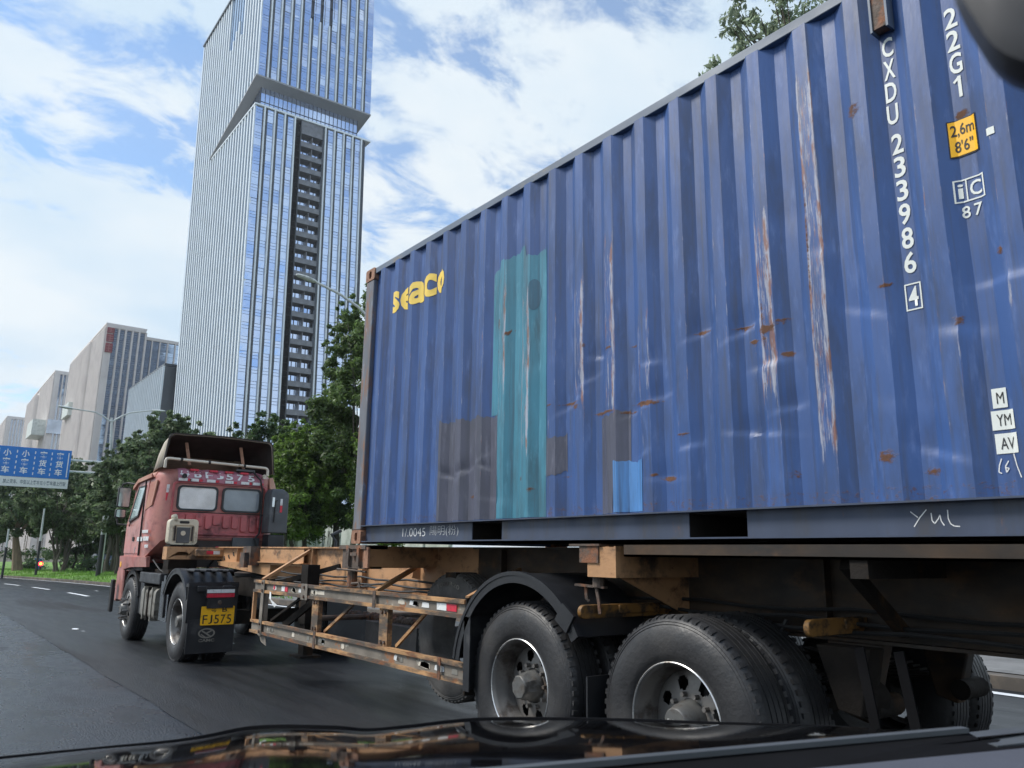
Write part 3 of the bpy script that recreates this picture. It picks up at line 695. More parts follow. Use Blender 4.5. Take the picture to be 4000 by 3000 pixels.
MB().box(3.75, 8.3, SY, SY+.08, 6.02, 8.02).build('panel', m_sign, sg)
MB().box(3.75, 8.31, SY, SY+.08, 5.36, 6.0).build('lower_panel', m_signw, sg)
MB().tube([(11, SY+.3, gz(SY)), (11, SY+.3, 7.6)], [.2, .16], 12).build('post', m_pole, sg, smooth=True)
for z in (6.6, 7.4): MB().tube([(11, SY+.3, z), (4, SY+.3, z)], .08, 8).build('arm', m_pole, sg, smooth=True)
f_sign = lambda a, b: (a, SY-.006, b)
for x, s3 in ((4.50, '小客车'), (5.56, '小客车'), (6.62, '客货车'), (7.62, '客货车')):
    for ch, z in zip(s3, (7.60, 7.02, 6.46)): text(ch, f_sign, m_signtext, sg, w=.46, h=.47, bold=.02, cx=x, cz=z)
for x in (5.06, 6.12, 7.12):
    for k in range(5): MB().box(x-.03, x+.03, SY-.008, SY-.002, 7.62-k*.36, 7.80-k*.36).build('lane_line', m_signtext, sg)
for x in (4.02, 8.14): MB().box(x-.03, x+.03, SY-.008, SY-.002, 6.15, 7.85).build('lane_line', m_signtext, sg)
text('禁止货车、中型以上客车在小客车道上行驶', f_sign, m_signgrey, sg, w=3.7, h=.3, bold=.012, cx=6.32, cz=5.68)
mb = MB(); mb.lathe((4.1, SY-.004, 5.68), [(0, .2), (.004, .2), (.004, .15), (0, .15)], 20, 'y', -1, True); mb.build('prohibition_ring', M('sign_ring_red', (.45, .12, .14), .5), sg)
MB().box(4.0, 4.2, SY-.01, SY-.003, 5.63, 5.74).build('truck_pictogram', m_ink, sg)
bp = thing('bent_pipe', 'dark bent pipe standing in front of the white hoarding', 'pipe', (9.3, 20, gz(20)))
MB().tube([(9.24, 20, gz(20)), (9.24, 20, 1.62), (9.1, 20, 1.78), (9.38, 20, 1.9)], .045, 8).build('pipe', m_pole_d, bp, smooth=True)

# far vehicles half hidden by the trees
pc = thing('parked_car', 'dark car parked beyond the verge right of the double lamp pole', 'car', (13.6, 76, gz(76)))
secs = []
for y, h, wd in ((73.9, .55, .75), (74.2, .85, .86), (75.0, .95, .88), (75.6, 1.45, .72), (77.0, 1.47, .72), (77.8, 1.0, .87), (78.3, .9, .85), (78.5, .5, .7)):
    z = gz(76)+.45; secs.append([(13.6-wd, y, z), (13.6-wd, y, z+h*.55), (13.6-wd*.82, y, z+h), (13.6+wd*.82, y, z+h), (13.6+wd, y, z+h*.55), (13.6+wd, y, z)])
MB().loft(secs).build('body', m_blackgloss, pc, smooth=True)
for y in (74.8, 77.6):
    for x in (12.75, 14.3): MB().lathe((x, y, gz(76)+.48), [(0, .0), (0, .32), (.2, .32), (.2, 0)], 18).build('wheel', m_rubber, pc)
for x in (12.95, 14.2): MB().box(x-.14, x+.14, 73.84, 73.92, gz(76)+.85, gz(76)+1.0).build('tail_light', m_red, pc)
sc_ = thing('electric_scooter', 'distant scooter with a glowing red tail light below the lane sign', 'scooter', (9.2, 78, gz(78)+.3))
zz = gz(78)+.35
for y in (77.6, 78.8): MB().lathe((9.12, y, zz+.26), [(0, .1), (0, .26), (.12, .26), (.12, .1)], 16).build('wheel', m_rubber, sc_)
mb = MB().box(9.0, 9.36, 77.5, 78.4, zz+.45, zz+.75); mb.box(9.06, 9.3, 78.3, 78.9, zz+.3, zz+.42); mb.box(9.02, 9.34, 78.75, 78.9, zz+.4, zz+1.0); mb.tube([(8.85, 78.8, zz+1.1), (9.5, 78.8, zz+1.1)], .025, 6)
mb.build('body', m_sign, sc_)
MB().lathe((9.18, 77.48, zz+.72), [(0, 0), (0, .18), (-.03, .16), (-.04, 0)], 20, 'y').build('tail_light', m_lampred, sc_)
MB().lathe((9.18, 77.43, zz+.72), [(0, 0), (0, .10), (-.02, .08), (-.02, 0)], 14, 'y').build('light_core', m_lampamb, sc_)

# ------------------------------------------------------------------ shipping container
CX, CY, CZ = 3.18, 6.562, 1.397            # left / front / bottom corner; s runs backwards from the front
CL, CW, CH = 6.058, 2.438, 2.591
ct = thing('shipping_container', 'dented blue twenty-foot container with teal and grey paint patches on the trailer', 'shipping container', (CX, CY, CZ))
DENTS = [(3.61, .77, .16, .05, .018), (3.99, 1.1, .09, .06, .012), (4.27, 1.06, .10, .06, .014), (4.40, .86, .10, .10, .02), (4.31, .52, .16, .05, .022), (3.73, .34, .12, .05, .014),
         (2.95, .86, .14, .06, .014), (1.85, .55, .2, .05, .012), (1.55, .50, .12, .04, .012), (2.6, 1.2, .3, .3, .008), (3.1, .98, .12, .05, .012), (5.15, .35, .1, .08, .015),
         (5.47, 1.0, .12, .07, .022), (5.27, .85, .10, .2, .016), (1.0, 1.5, .3, .4, .006), (4.6, 1.6, .2, .5, .010), (2.2, .3, .2, .1, .012), (5.0, .6, .2, .3, .010), (4.9, 1.0, .1, .1, .012)]
def corr(s, z):
    if s < .165: return .0
    t = (s-.295) % .2725
    if s < .24 or s > 5.86: d = .046
    elif t < .072: d = .008
    elif t < .140: d = .008 + .038*(t-.072)/.068
    elif t < .206: d = .046
    else: d = .046 - .038*(t-.206)/.0665
    for a, b, wa, wb, k in DENTS:
        u = (z-b-(s-a)*(((a*37.7+b*11.3) % 1)-.5)*.9)/wb; u = u*.6 if u > 0 else u*5.0; q = ((s-a)/wa)**2 + u*u
        if q < 9: d += (.8 if wa < .11 else .5)*k*math.exp(-q)
    d += .0018*math.sin(7.3*s+2.1*z) + .0015*math.sin(3.1*z*2.3+s*17)
    return d
BR = [.165, .24]
for k in range(21):
    s0 = .295+.2725*k
    BR += [s0, s0+.072, s0+.140, s0+.206]
BR = sorted(b for b in BR if b < 5.89) + [5.893]
SS = []
for a, b in zip(BR, BR[1:]): SS += [a+(b-a)*i/4 for i in range(4)] if b-a > .03 else [a]
SS.append(BR[-1])
ZZ = [.158+(2.535-.158)*i/165 for i in range(166)]
DENTS += [(3.64, 1.0, .05, .05, .012), (3.2, 1.12, .07, .05, .012), (4.5, .62, .07, .05, .012), (3.9, .5, .07, .06, .012), (1.5, .50, .05, .03, .010), (1.72, .52, .05, .03, .010), (2.02, .53, .05, .03, .010), (4.72, 1.35, .05, .2, .010), (3.56, .5, .05, .08, .014)]
RUSTS = [(4.655, 1.35, .008, .45, .62), (4.645, 2.0, .006, .25, .55), (4.385, 1.05, .012, .16, .7), (4.375, .72, .010, .10, .6), (2.45, 1.45, .008, .18, .6), (2.19, 1.0, .008, .3, .5), (3.56, 1.0, .008, .15, .6), (3.28, 1.2, .007, .25, .55), (5.21, 1.0, .008, .15, .55), (3.613, .766, .09, .014, 1), (3.55, .775, .08, .008, .9), (3.99, 1.098, .05, .010, 1), (4.263, 1.06, .06, .010, 1), (4.31, .98, .03, .012, 1), (4.40, 1.02, .05, .020, 1), (4.49, 1.045, .05, .010, .9), (4.50, .877, .04, .014, 1),
         (3.73, .337, .06, .010, 1), (3.64, .36, .03, .01, .8), (2.95, .86, .10, .010, 1), (3.0, .83, .05, .012, .9), (2.32, 1.47, .08, .008, 1), (2.18, 1.56, .03, .05, .8), (2.18, 1.35, .02, .03, .7), (3.25, .76, .10, .010, 1), (3.45, .74, .08, .008, .9), (2.46, .42, .02, .02, .8),
         (2.55, .34, .04, .02, .7), (1.86, .33, .05, .012, .8), (4.5, .30, .05, .03, .55), (4.95, .34, .05, .03, .7), (5.0, 1.08, .03, .012, .9), (5.37, 1.73, .025, .02, 1), (5.45, 1.10, .012, .02, .9), (5.28, .86, .03, .03, .6), (5.11, .27, .04, .03, .6), (4.93, 1.95, .03, .05, .7), (2.74, .88, .05, .006, .8), (3.08, 1.21, .03, .02, .6), (3.3, 1.15, .05, .012, .7), (3.5, 1.12, .06, .010, .7), (3.86, .56, .05, .008, .7), (2.9, .40, .06, .006, .6)]
SCUFF = [(1.914, 1.2, 1.85, .6), (2.18, 1.05, 1.85, 1.), (2.455, .55, 1.75, 1.), (3.0, .85, 1.65, 1.), (3.27, .7, 1.85, 1.), (3.55, .75, 1.35, .7), (4.10, .85, 1.2, .7), (4.37, .65, 1.65, 1.15), (4.65, .35, 2.3, 1.1), (5.2, .7, 1.25, .45), (5.47, .8, 1.05, .8), (1.37, .6, 1.2, .4), (.83, .5, 1.3, .3), (1.10, .3, 1.2, .35), (2.73, .9, 1.4, .35), (3.82, .6, 1.0, .4), (1.64, .3, 1.3, .3)] + [(.295+.2725*k, .35+.2*(k % 3), 1.5+.25*(k % 4), .56) for k in range(20)]
def scuff(s, z):
    c = 0
    for a, za, zb_, k in SCUFF:
        u = s-a
        if -.02 <= u <= .085 and za-.2 < z < zb_+.2:
            f = min(1, max(0, (z-za+.2)/.3))*min(1, max(0, (zb_+.2-z)/.3))
            c = max(c, k*f*max(math.exp(-(u/.009)**2), math.exp(-((u-.072)/.012)**2), .55 if 0 < u < .07 else 0))
    return c
mb = MB(); at_r = []; at_s = []
for s in SS:
    for z in ZZ:
        mb.v.append((CX+corr(s, z), CY-s, CZ+z))
        r = 0
        for a, b, wa, wb, k in RUSTS:
            q = ((s-a)/wa)**2 + ((z-b)/wb)**2
            if q < 12: r = max(r, k*math.exp(-q*.8))
            if z < b and abs(s-a) < wa and b-z < .16: r = max(r, .42*k*(1-(b-z)/.16)*(1-abs(s-a)/wa))
        if z < .22: r = max(r, .33)
        at_r.append(r)
        c = scuff(s, z)
        at_s.append(c)
nz_ = len(ZZ)
mb.f = [(i*nz_+j, i*nz_+j+1, (i+1)*nz_+j+1, (i+1)*nz_+j) for i in range(len(SS)-1) for j in range(nz_-1)]
def paint(name, col, body=True):
    """weathered container paint: streaks, rust by attribute, scraped ridges by attribute"""
    mat = M(name, col, .48, var=.17, vs=1.4, stretch=(1, 2.2, .45), dirt=tuple(c*.55+.015 for c in col), ds=3.4, dthr=.57, dsoft=.14, dirt2=tuple(min(1, c*1.25+.05) for c in col), d2s=9, d2thr=.66, rvar=.1)
    t = mat.node_tree; b = t.nodes['Principled BSDF']; Nn = t.nodes.new; Ln = t.links.new
    src = b.inputs['Base Color'].links[0].from_socket; rs = b.inputs['Roughness'].links[0].from_socket
    tcn = Nn('ShaderNodeTexCoord')
    def noise(sc, st, det=8, ro=.7):
        mpn = Nn('ShaderNodeMapping'); mpn.inputs['Scale'].default_value = st; Ln(tcn.outputs['Object'], mpn.inputs[0])
        n = Nn('ShaderNodeTexNoise'); n.inputs['Scale'].default_value = sc; n.inputs['Detail'].default_value = det; n.inputs['Roughness'].default_value = ro
        Ln(mpn.outputs[0], n.inputs['Vector']); return n.outputs['Fac']
    def mask(attr, nse, thr, soft, k=1.):
        a = Nn('ShaderNodeAttribute'); a.attribute_name = attr
        v = mth(t, 'ADD', mth(t, 'MULTIPLY', a.outputs['Fac'], k), mth(t, 'MULTIPLY', mth(t, 'SUBTRACT', nse, .5), 1.5))
        mr = Nn('ShaderNodeMapRange'); mr.interpolation_type = 'SMOOTHSTEP'; mr.inputs['From Min'].default_value = thr-soft; mr.inputs['From Max'].default_value = thr+soft
        Ln(v, mr.inputs['Value']); return mr.outputs[0]
    ms = mask('scuff', noise(22, (1, 4.5, .34), 10, .75), .66, .12, .95)
    sc_col = Nn('ShaderNodeMixRGB'); sc_col.inputs[1].default_value = (.40, .41, .48, 1); sc_col.inputs[2].default_value = (.27, .125, .08, 1)
    mr = Nn('ShaderNodeMapRange'); mr.inputs['From Min'].default_value = .47; mr.inputs['From Max'].default_value = .56; Ln(noise(11, (1, 3, .5)), mr.inputs['Value']); Ln(mr.outputs[0], sc_col.inputs[0])
    m1 = Nn('ShaderNodeMixRGB'); Ln(mth(t, 'MULTIPLY', ms, .88), m1.inputs[0]); Ln(src, m1.inputs[1]); Ln(sc_col.outputs[0], m1.inputs[2])
    gs = noise(7, (1, 5, .13), 6, .6); gm = Nn('ShaderNodeMapRange'); gm.interpolation_type = 'SMOOTHSTEP'; gm.inputs['From Min'].default_value = .48; gm.inputs['From Max'].default_value = .72; gm.inputs['To Max'].default_value = .5; Ln(gs, gm.inputs['Value'])
    mg = Nn('ShaderNodeMixRGB'); Ln(gm.outputs[0], mg.inputs[0]); Ln(m1.outputs[0], mg.inputs[1]); mg.inputs[2].default_value = (.055, .062, .085, 1); m1 = mg
    mrs = mask('rust', noise(34, (1, 1, 1.4), 9, .75), .50, .16)
    rc = Nn('ShaderNodeMixRGB'); rc.inputs[1].default_value = (.035, .022, .018, 1); rc.inputs[2].default_value = (.20, .085, .04, 1); Ln(noise(30, (1, 1, 1.6)), rc.inputs[0])
    m2 = Nn('ShaderNodeMixRGB'); Ln(mrs, m2.inputs[0]); Ln(m1.outputs[0], m2.inputs[1]); Ln(rc.outputs[0], m2.inputs[2])
    Ln(m2.outputs[0], b.inputs['Base Color'])
    Ln(mth(t, 'ADD', rs, mth(t, 'MULTIPLY', mrs, .35)), b.inputs['Roughness'])
    bn = Nn('ShaderNodeBump'); bn.inputs['Strength'].default_value = .25; bn.inputs['Distance'].default_value = .01
    Ln(mth(t, 'ADD', noise(7, (1, 1, .35), 4), mth(t, 'MULTIPLY', mrs, .6)), bn.inputs['Height']); Ln(bn.outputs[0], b.inputs['Normal'])
    return mat
m_blue = paint('container_blue', (.038, .094, .268))
m_teal = paint('patch_teal', (.05, .22, .31)); m_pgrey = paint('patch_grey', (.082, .088, .130)); m_lblue = paint('patch_light_blue', (.075, .22, .49)); m_dteal = paint('patch_dark_teal', (.03, .12, .19))
m_rail = M('rail_grey_blue', (.048, .064, .105), .5, var=.2, vs=2, dirt=(.05, .055, .07), ds=3, dthr=.58, stretch=(1, 2, .4), dirt2=(.16, .08, .05), d2s=10, d2thr=.68)
m_toprail = M('top_rail_blue', (.13, .165, .22), .5, var=.15, vs=2, dirt=(.22, .21, .2), ds=5, dthr=.62, stretch=(1, .5, 1))
m_post = M('worn_post', (.15, .16, .185), .6, var=.25, vs=4, dirt=(.23, .12, .07), ds=6, dthr=.56, dirt2=(.30, .40, .50), d2s=8, d2thr=.66, stretch=(1.5, 1.5, .4))
m_cast = M('rusty_casting', (.33, .17, .105), .75, var=.2, vs=12, dirt=(.16, .08, .055), ds=16, dthr=.58, bump=.3)
m_yellet = M('yellow_print', (.88, .62, .11), .5, var=.08, dirt=(.7, .5, .14), ds=6, dthr=.66)
m_whlet = M('white_print', (.75, .78, .74), .5, var=.06)
m_chalk = M('chalk', (.72, .73, .73), .9, var=.2)
sp = mb.build('side_panel', m_blue, ct, smooth=True, fixn=False)
sp.data.flip_normals(); sp.data.set_sharp_from_angle(angle=R(24))
for nm, vals in (('rust', at_r), ('scuff', at_s)):
    a = sp.data.attributes.new(nm, 'FLOAT', 'POINT'); a.data.foreach_set('value', vals)
def patch(poly_fn, s0, s1, mat, off=.0016, nz=60):
    """paint patch lying on the corrugation; poly_fn(s) -> (z low, z high)"""
    ss = sorted(set([s0, s1] + [s for s in SS if s0 < s < s1])); mbp = MB(); r_ = []; c_ = []
    for s in ss:
        a, b = poly_fn(s)
        for j in range(nz+1):
            z = a+(b-a)*j/nz; mbp.v.append((CX+corr(s, z)-off, CY-s, CZ+z))
            rr_ = 0
            for p, q_, wa, wb, k in RUSTS:
                q = ((s-p)/wa)**2 + ((z-q_)/wb)**2
                if q < 12: rr_ = max(rr_, k*math.exp(-q*.8))
            r_.append(rr_); c = scuff(s, z)
            c_.append(c)
    mbp.f = [(i*(nz+1)+j, (i+1)*(nz+1)+j, (i+1)*(nz+1)+j+1, i*(nz+1)+j+1) for i in range(len(ss)-1) for j in range(nz)]
    o = mbp.build('paint_patch', mat, ct, smooth=True, fixn=False); o.data.set_sharp_from_angle(angle=R(24))
    for nm, vals in (('rust', r_), ('scuff', c_)):
        a = o.data.attributes.new(nm, 'FLOAT', 'POINT'); a.data.foreach_set('value', vals)
    return o
jit = lambda s, k: .010*math.sin(s*23+k)+.007*math.sin(s*61+k*2)+.006*math.sin(s*147+k*3)
patch(lambda s: (.163, .93-.05*(s-1.42)+jit(s, 1)), 1.425, 2.187, m_pgrey)
patch(lambda s: (.163 if s > 2.187 else .895, (1.985 if s < 2.19 else 2.03+(s-2.19)*.12 if s < 2.5 else 1.985)+jit(s, 2)), 2.078, 2.705, m_teal, .0022)
patch(lambda s: (1.685-math.sqrt(max(0, 1-((s-2.577)/.056)**2))*.115, 1.685+math.sqrt(max(0, 1-((s-2.577)/.056)**2))*.11), 2.522, 2.632, m_dteal, .0034)
patch(lambda s: (.425+jit(s, 4), .668+jit(s, 3)), 2.70, 2.90, m_pgrey)
patch(lambda s: (.163 if s < 3.336 else .455, .745+jit(s, 5)), 3.213, 3.45, m_pgrey)
patch(lambda s: (.168, .455+jit(s, 6)*.6), 3.338, 3.565, m_lblue, .0026)
# frame of the box
def cbox(mb, s0, s1, x0, x1, z0, z1): return mb.box(CX+x0, CX+x1, CY-s1, CY-s0, CZ+z0, CZ+z1)
post = MB(); cbox(post, .006, .163, .004, .10, .118, 2.473); post.build('corner_post', m_post, ct, bevel=.012)
post = MB(); cbox(post, 5.893, 6.05, .004, .10, .118, 2.473); post.build('corner_post', m_rail, ct, bevel=.012)
for s0 in (.006, 5.895):
    post = MB(); cbox(post, s0, s0+.155, CW-.10, CW-.004, .118, 2.473); post.build('corner_post', m_rail, ct, bevel=.012)
def casting(s0, x0, z0):
    mb = MB(); T = .028; S, X, Z = .178, .162, .118
    out = x0 < 1; xa = x0 if out else x0+X-T
    oval = rrect(.063, .115, .020, .098, .0255, 6)
    ang = []
    outer = []
    cx, cz = S/2, Z/2
    for px, pz in oval:
        dx, dz = px-cx, pz-cz; k = min((S/2)/abs(dx) if dx else 9e9, (Z/2)/abs(dz) if dz else 9e9); outer.append((cx+dx*k, cz+dz*k))
    mb.ring([(CY-s0-a, CZ+z0+b) for a, b in outer], [(CY-s0-a, CZ+z0+b) for a, b in oval], 'x', CX+xa, CX+xa+T)
    cbox(mb, s0, s0+S, x0 if not out else x0+T, x0+X if out else x0+X-T, z0, z0+.02)
    cbox(mb, s0, s0+S, x0 if not out else x0+T, x0+X if out else x0+X-T, z0+Z-.02, z0+Z)
    cbox(mb, s0, s0+.02, x0 if not out else x0+T, x0+X if out else x0+X-T, z0+.02, z0+Z-.02)
    cbox(mb, s0+S-.02, s0+S, x0 if not out else x0+T, x0+X if out else x0+X-T, z0+.02, z0+Z-.02)
    if out: cbox(mb, s0+.02, s0+S-.02, x0+.1, x0+.12, z0+.02, z0+Z-.02)
    return mb.build('corner_casting', m_cast, ct)
for s0 in (0, CL-.178):
    for x0 in (0, CW-.162):
        for z0 in (0, CH-.118): casting(s0, x0, z0)
mb = MB(); cbox(mb, .178, CL-.178, .010, .070, 2.525, 2.583); mb.build('top_rail', m_toprail, ct, bevel=.006)
mb = MB(); cbox(mb, .178, CL-.178, CW-.07, CW-.01, 2.525, 2.583); mb.build('top_rail', m_toprail, ct, bevel=.006)
mb = MB()                                     # left bottom rail with two fork pockets
PK = [(1.849, 2.209), (3.849, 4.209)]
cuts = [.178] + [v for p in PK for v in p] + [CL-.178]
for i in range(0, len(cuts), 2): cbox(mb, cuts[i], cuts[i+1], .052, .058, .022, .150)
cbox(mb, .163, CL-.163, .004, .075, .150, .158); cbox(mb, .178, CL-.178, .006, .085, .014, .022)
mb.build('bottom_rail', m_rail, ct)
for a, b in PK:
    mb = MB(); cbox(mb, a-.006, a, .058, CW-.03, .022, .148); cbox(mb, b, b+.006, .058, CW-.03, .022, .148); cbox(mb, a, b, .06, CW-.03, .142, .148); mb.build('fork_pocket', m_frame_dark, ct)
mb = MB(); cbox(mb, .178, CL-.178, CW-.075, CW-.02, .014, .158); mb.build('bottom_rail', m_rail, ct)
mb = MB()
k = .35
while k < 5.8:
    if not any(a-.08 < k < b+.08 for a, b in PK): cbox(mb, k, k+.045, .06, CW-.08, .03, .150)
    k += .3
mb.build('cross_member', m_frame_dark, ct)
mb = MB(); cbox(mb, .03, CL-.03, .05, CW-.05, .1505, .178); mb.build('floor', m_frame_dark, ct)
mb = MB()                                       # corrugated roof, far side and ends
ns = 80; vs = []
for i in range(ns+1):
    s = .1+5.86*i/ns; z = 2.558-.016*(i % 2); vs += [(CX+.06, CY-s, CZ+z), (CX+CW-.06, CY-s, CZ+z)]
mb.add(vs, [(2*i, 2*i+1, 2*i+3, 2*i+2) for i in range(ns)]); mb.build('roof_panel', m_blue, ct)
mb = MB(); vs = []
for s in [SS[i] for i in range(0, len(SS), 2)]: d = corr(s, 2.0); vs += [(CX+CW-d, CY-s, CZ+.158), (CX+CW-d, CY-s, CZ+2.53)]
mb.add(vs, [(2*i, 2*i+1, 2*i+3, 2*i+2) for i in range(len(vs)//2-1)]); mb.build('far_side_panel', m_blue, ct)
mb = MB(); vs = []
for i in range(41): x = .1+(CW-.2)*i/40; d = .045 if (i//2) % 2 else .0; vs += [(CX+x, CY-.03-d, CZ+.158), (CX+x, CY-.03-d, CZ+2.5)]
mb.add(vs, [(2*i, 2*i+1, 2*i+3, 2*i+2) for i in range(40)]); cbox(mb, .01, .09, .16, CW-.16, 2.47, 2.57); cbox(mb, .01, .09, .16, CW-.16, .01, .158); mb.build('front_panel', m_blue, ct)
for k in range(2):
    d = MB(); cbox(d, CL-.06, CL-.015, .11+k*1.11, 1.215+k*1.11, .12, 2.47); d = d.build('door', m_blue, ct)
    for q in (.25, .8):
        b = MB().tube([(CX+.11+k*1.11+q, CY-CL-.02, CZ+.05), (CX+.11+k*1.11+q, CY-CL-.02, CZ+2.55)], .018, 8); b.build('locking_bar', m_chrome, d)
mb = MB(); cbox(mb, CL-.1, CL-.01, .162, CW-.162, 2.475, 2.585); cbox(mb, CL-.1, CL-.01, .162, CW-.162, .005, .115); mb.build('door_frame', m_rail, ct)
# ventilator / lashing plate at the top
mb = MB(); cbox(mb, 5.070, 5.132, -.012, .044, 2.275, 2.50); v_ = mb.build('ventilator', m_rusty, ct)
mb = MB(); cbox(mb, 5.060, 5.070, -.020, .044, 2.262, 2.50); cbox(mb, 5.132, 5.142, -.020, .044, 2.262, 2.50); mb.build('ventilator_frame', m_toprail, v_)
# print
fs = lambda off=.003: (lambda a, b: (CX+corr(a, b)-off, CY-a, CZ+b))
for ch, a, b in (('s', .535, .662), ('e', .668, .850), ('a', .856, 1.068), ('c', 1.092, 1.252), ('o', 1.258, 1.42)):
    text(ch, fs(), m_yellet, ct, w=b-a, h=.205, bold=.034, breaks=[q for q in BR if .5 < q < 1.5], cx=(a+b)/2, cz=2.131)
for i, ch in enumerate('CXDU'): text(ch, fs(), m_whlet, ct, w=.050, h=.096, bold=.018, cx=5.100-.002*i, cz=2.196-i*.1113)
for i, ch in enumerate('233986'): text(ch, fs(), m_whlet, ct, w=.050, h=.096, bold=.018, cx=5.101, cz=1.716-i*.1108)
text('4', fs(), m_whlet, ct, w=.040, h=.088, bold=.014, cx=5.101, cz=1.010)
def frame_rect(s0, s1, z0, z1, wd, mat, off=.003, name='label_frame'):
    mbf = MB(); f = fs(off)
    brk = sorted(set([s0, s0+wd, s1-wd, s1]+[b for b in BR if s0 < b < s1]))
    for a, b in zip(brk, brk[1:]):
        for za, zb_ in ((z0, z0+wd), (z1-wd, z1)) if s0+wd <= a+1e-6 and b <= s1-wd+1e-6 else ((z0, z1),):
            mbf.add([f(a, za), f(b, za), f(b, zb_), f(a, zb_)], [(0, 1, 2, 3)])
    return mbf.build(name, mat, ct)
def fill_rect(s0, s1, z0, z1, mat, off=.003, name='label', label=None):
    mbf = MB(); f = fs(off); brk = sorted(set([s0, s1]+[b for b in BR if s0 < b < s1]))
    for a, b in zip(brk, brk[1:]): mbf.add([f(a, z0), f(b, z0), f(b, z1), f(a, z1)], [(0, 1, 2, 3)])
    return mbf.build(name, mat, ct, label=label)
frame_rect(5.067, 5.135, .951, 1.069, .006, m_whlet)
for i, ch in enumerate('22G'): text(ch, fs(), m_whlet, ct, w=.050, h=.096, bold=.018, cx=5.372, cz=2.185-i*.1095)
mb = MB(); ribbon(mb, [(5.378, 1.905), (5.378, 1.809)], .013, fs()); ribbon(mb, [(5.356, 1.880), (5.378, 1.900)], .011, fs(.0032)); mb.build('lettering', m_whlet, ct)
fill_rect(5.312, 5.423, 1.546, 1.713, m_ink, .003); fill_rect(5.317, 5.418, 1.552, 1.707, m_plate, .0045, label='yellow height label')
text('2,6m', fs(.006), m_ink, ct, w=.088, h=.060, bold=.01, cx=5.368, cz=1.662, breaks=[b for b in BR if 5.3 < b < 5.45])
text("8'6\"", fs(.006), m_ink, ct, w=.070, h=.052, bold=.01, cx=5.368, cz=1.592, breaks=[b for b in BR if 5.3 < b < 5.45])
fill_rect(5.464, 5.494, 1.575, 1.606, m_whlet)
frame_rect(5.311, 5.424, 1.346, 1.446, .006, m_whlet); fill_rect(5.353, 5.358, 1.352, 1.44, m_whlet)
for ch, c, ww in (('i', 5.334, .018), ('C', 5.390, .044)): text(ch, fs(), m_whlet, ct, w=ww, h=.064, bold=.012, cx=c, cz=1.396, breaks=[b for b in BR if 5.3 < b < 5.45])
for ch, c in (('8', 5.345), ('7', 5.390)): text(ch, fs(), m_whlet, ct, w=.030, h=.052, bold=.01, cx=c, cz=1.303, breaks=[b for b in BR if 5.3 < b < 5.45])
for s0, s1, z0, z1, tx in ((5.354, 5.405, .492, .568, 'M'), (5.344, 5.424, .408, .482, 'YM'), (5.348, 5.426, .318, .394, 'AV')):
    fill_rect(s0, s1, z0, z1, m_whlet, .003, 'sticker')
    text(tx, fs(.0045), m_ink, ct, w=(s1-s0)*(.62 if len(tx) > 1 else .5), h=.044, bold=.0, cx=(s0+s1)/2+.003, cz=(z0+z1)/2, breaks=[b for b in BR if 5.3 < b < 5.45])
ck = lambda off: (lambda a, b: (CX+off, CY-a, CZ+b))
mb = MB()
for st in ([(5.405, .315), (5.412, .27), (5.425, .225)], [(5.362, .30), (5.352, .275), (5.348, .25), (5.358, .245)], [(5.385, .29), (5.372, .27), (5.374, .248), (5.384, .262), (5.374, .266)]):
    ribbon(mb, st, .004, fs(.003))
mb.build('chalk_mark', m_chalk, ct)
mb = MB()
for st in ([(5.000, .116), (5.028, .092)], [(5.065, .122), (5.035, .09), (5.010, .055)], [(5.082, .108), (5.083, .078), (5.092, .066), (5.108, .085), (5.115, .10), (5.118, .075), (5.128, .058)], [(5.146, .118), (5.145, .085), (5.152, .064), (5.165, .055), (5.186, .053)]):
    ribbon(mb, st, .004, ck(.050))
mb.build('chalk_mark', m_chalk, ct)
text('1/.0045', ck(.050), m_chalk, ct, name='chalk_lettering', w=.36, h=.066, bold=-.012, cx=1.02, cz=.088)
text('陽明(粉)', ck(.050), m_chalk, ct, name='chalk_lettering', w=.40, h=.085, bold=-.018, cx=1.47, cz=.092)

# ------------------------------------------------------------------ wheels
_wc = {}
def disc_mesh(n_hole, rad, rh, r0, r1, d0, d1, na=120, nrd=14):
    mb = MB(); vs = []; fs = []
    for i in range(nrd+1):
        r = r0+(r1-r0)*i/nrd; d = d0+(d1-d0)*(i/nrd)**1.6
        for j in range(na): t = 2*math.pi*j/na; vs.append((d, r*math.cos(t), r*math.sin(t)))
    for i in range(nrd):
        for j in range(na):
            r = r0+(r1-r0)*(i+.5)/nrd; t = 2*math.pi*(j+.5)/na
            hit = False
            for k in range(n_hole):
                tk = 2*math.pi*(k+.35)/n_hole
                if math.hypot(r*math.cos(t)-rad*math.cos(tk), r*math.sin(t)-rad*math.sin(tk)) < rh: hit = True
            if not hit: fs.append((i*na+j, i*na+(j+1) % na, (i+1)*na+(j+1) % na, (i+1)*na+j))
    return mb.add(vs, fs)
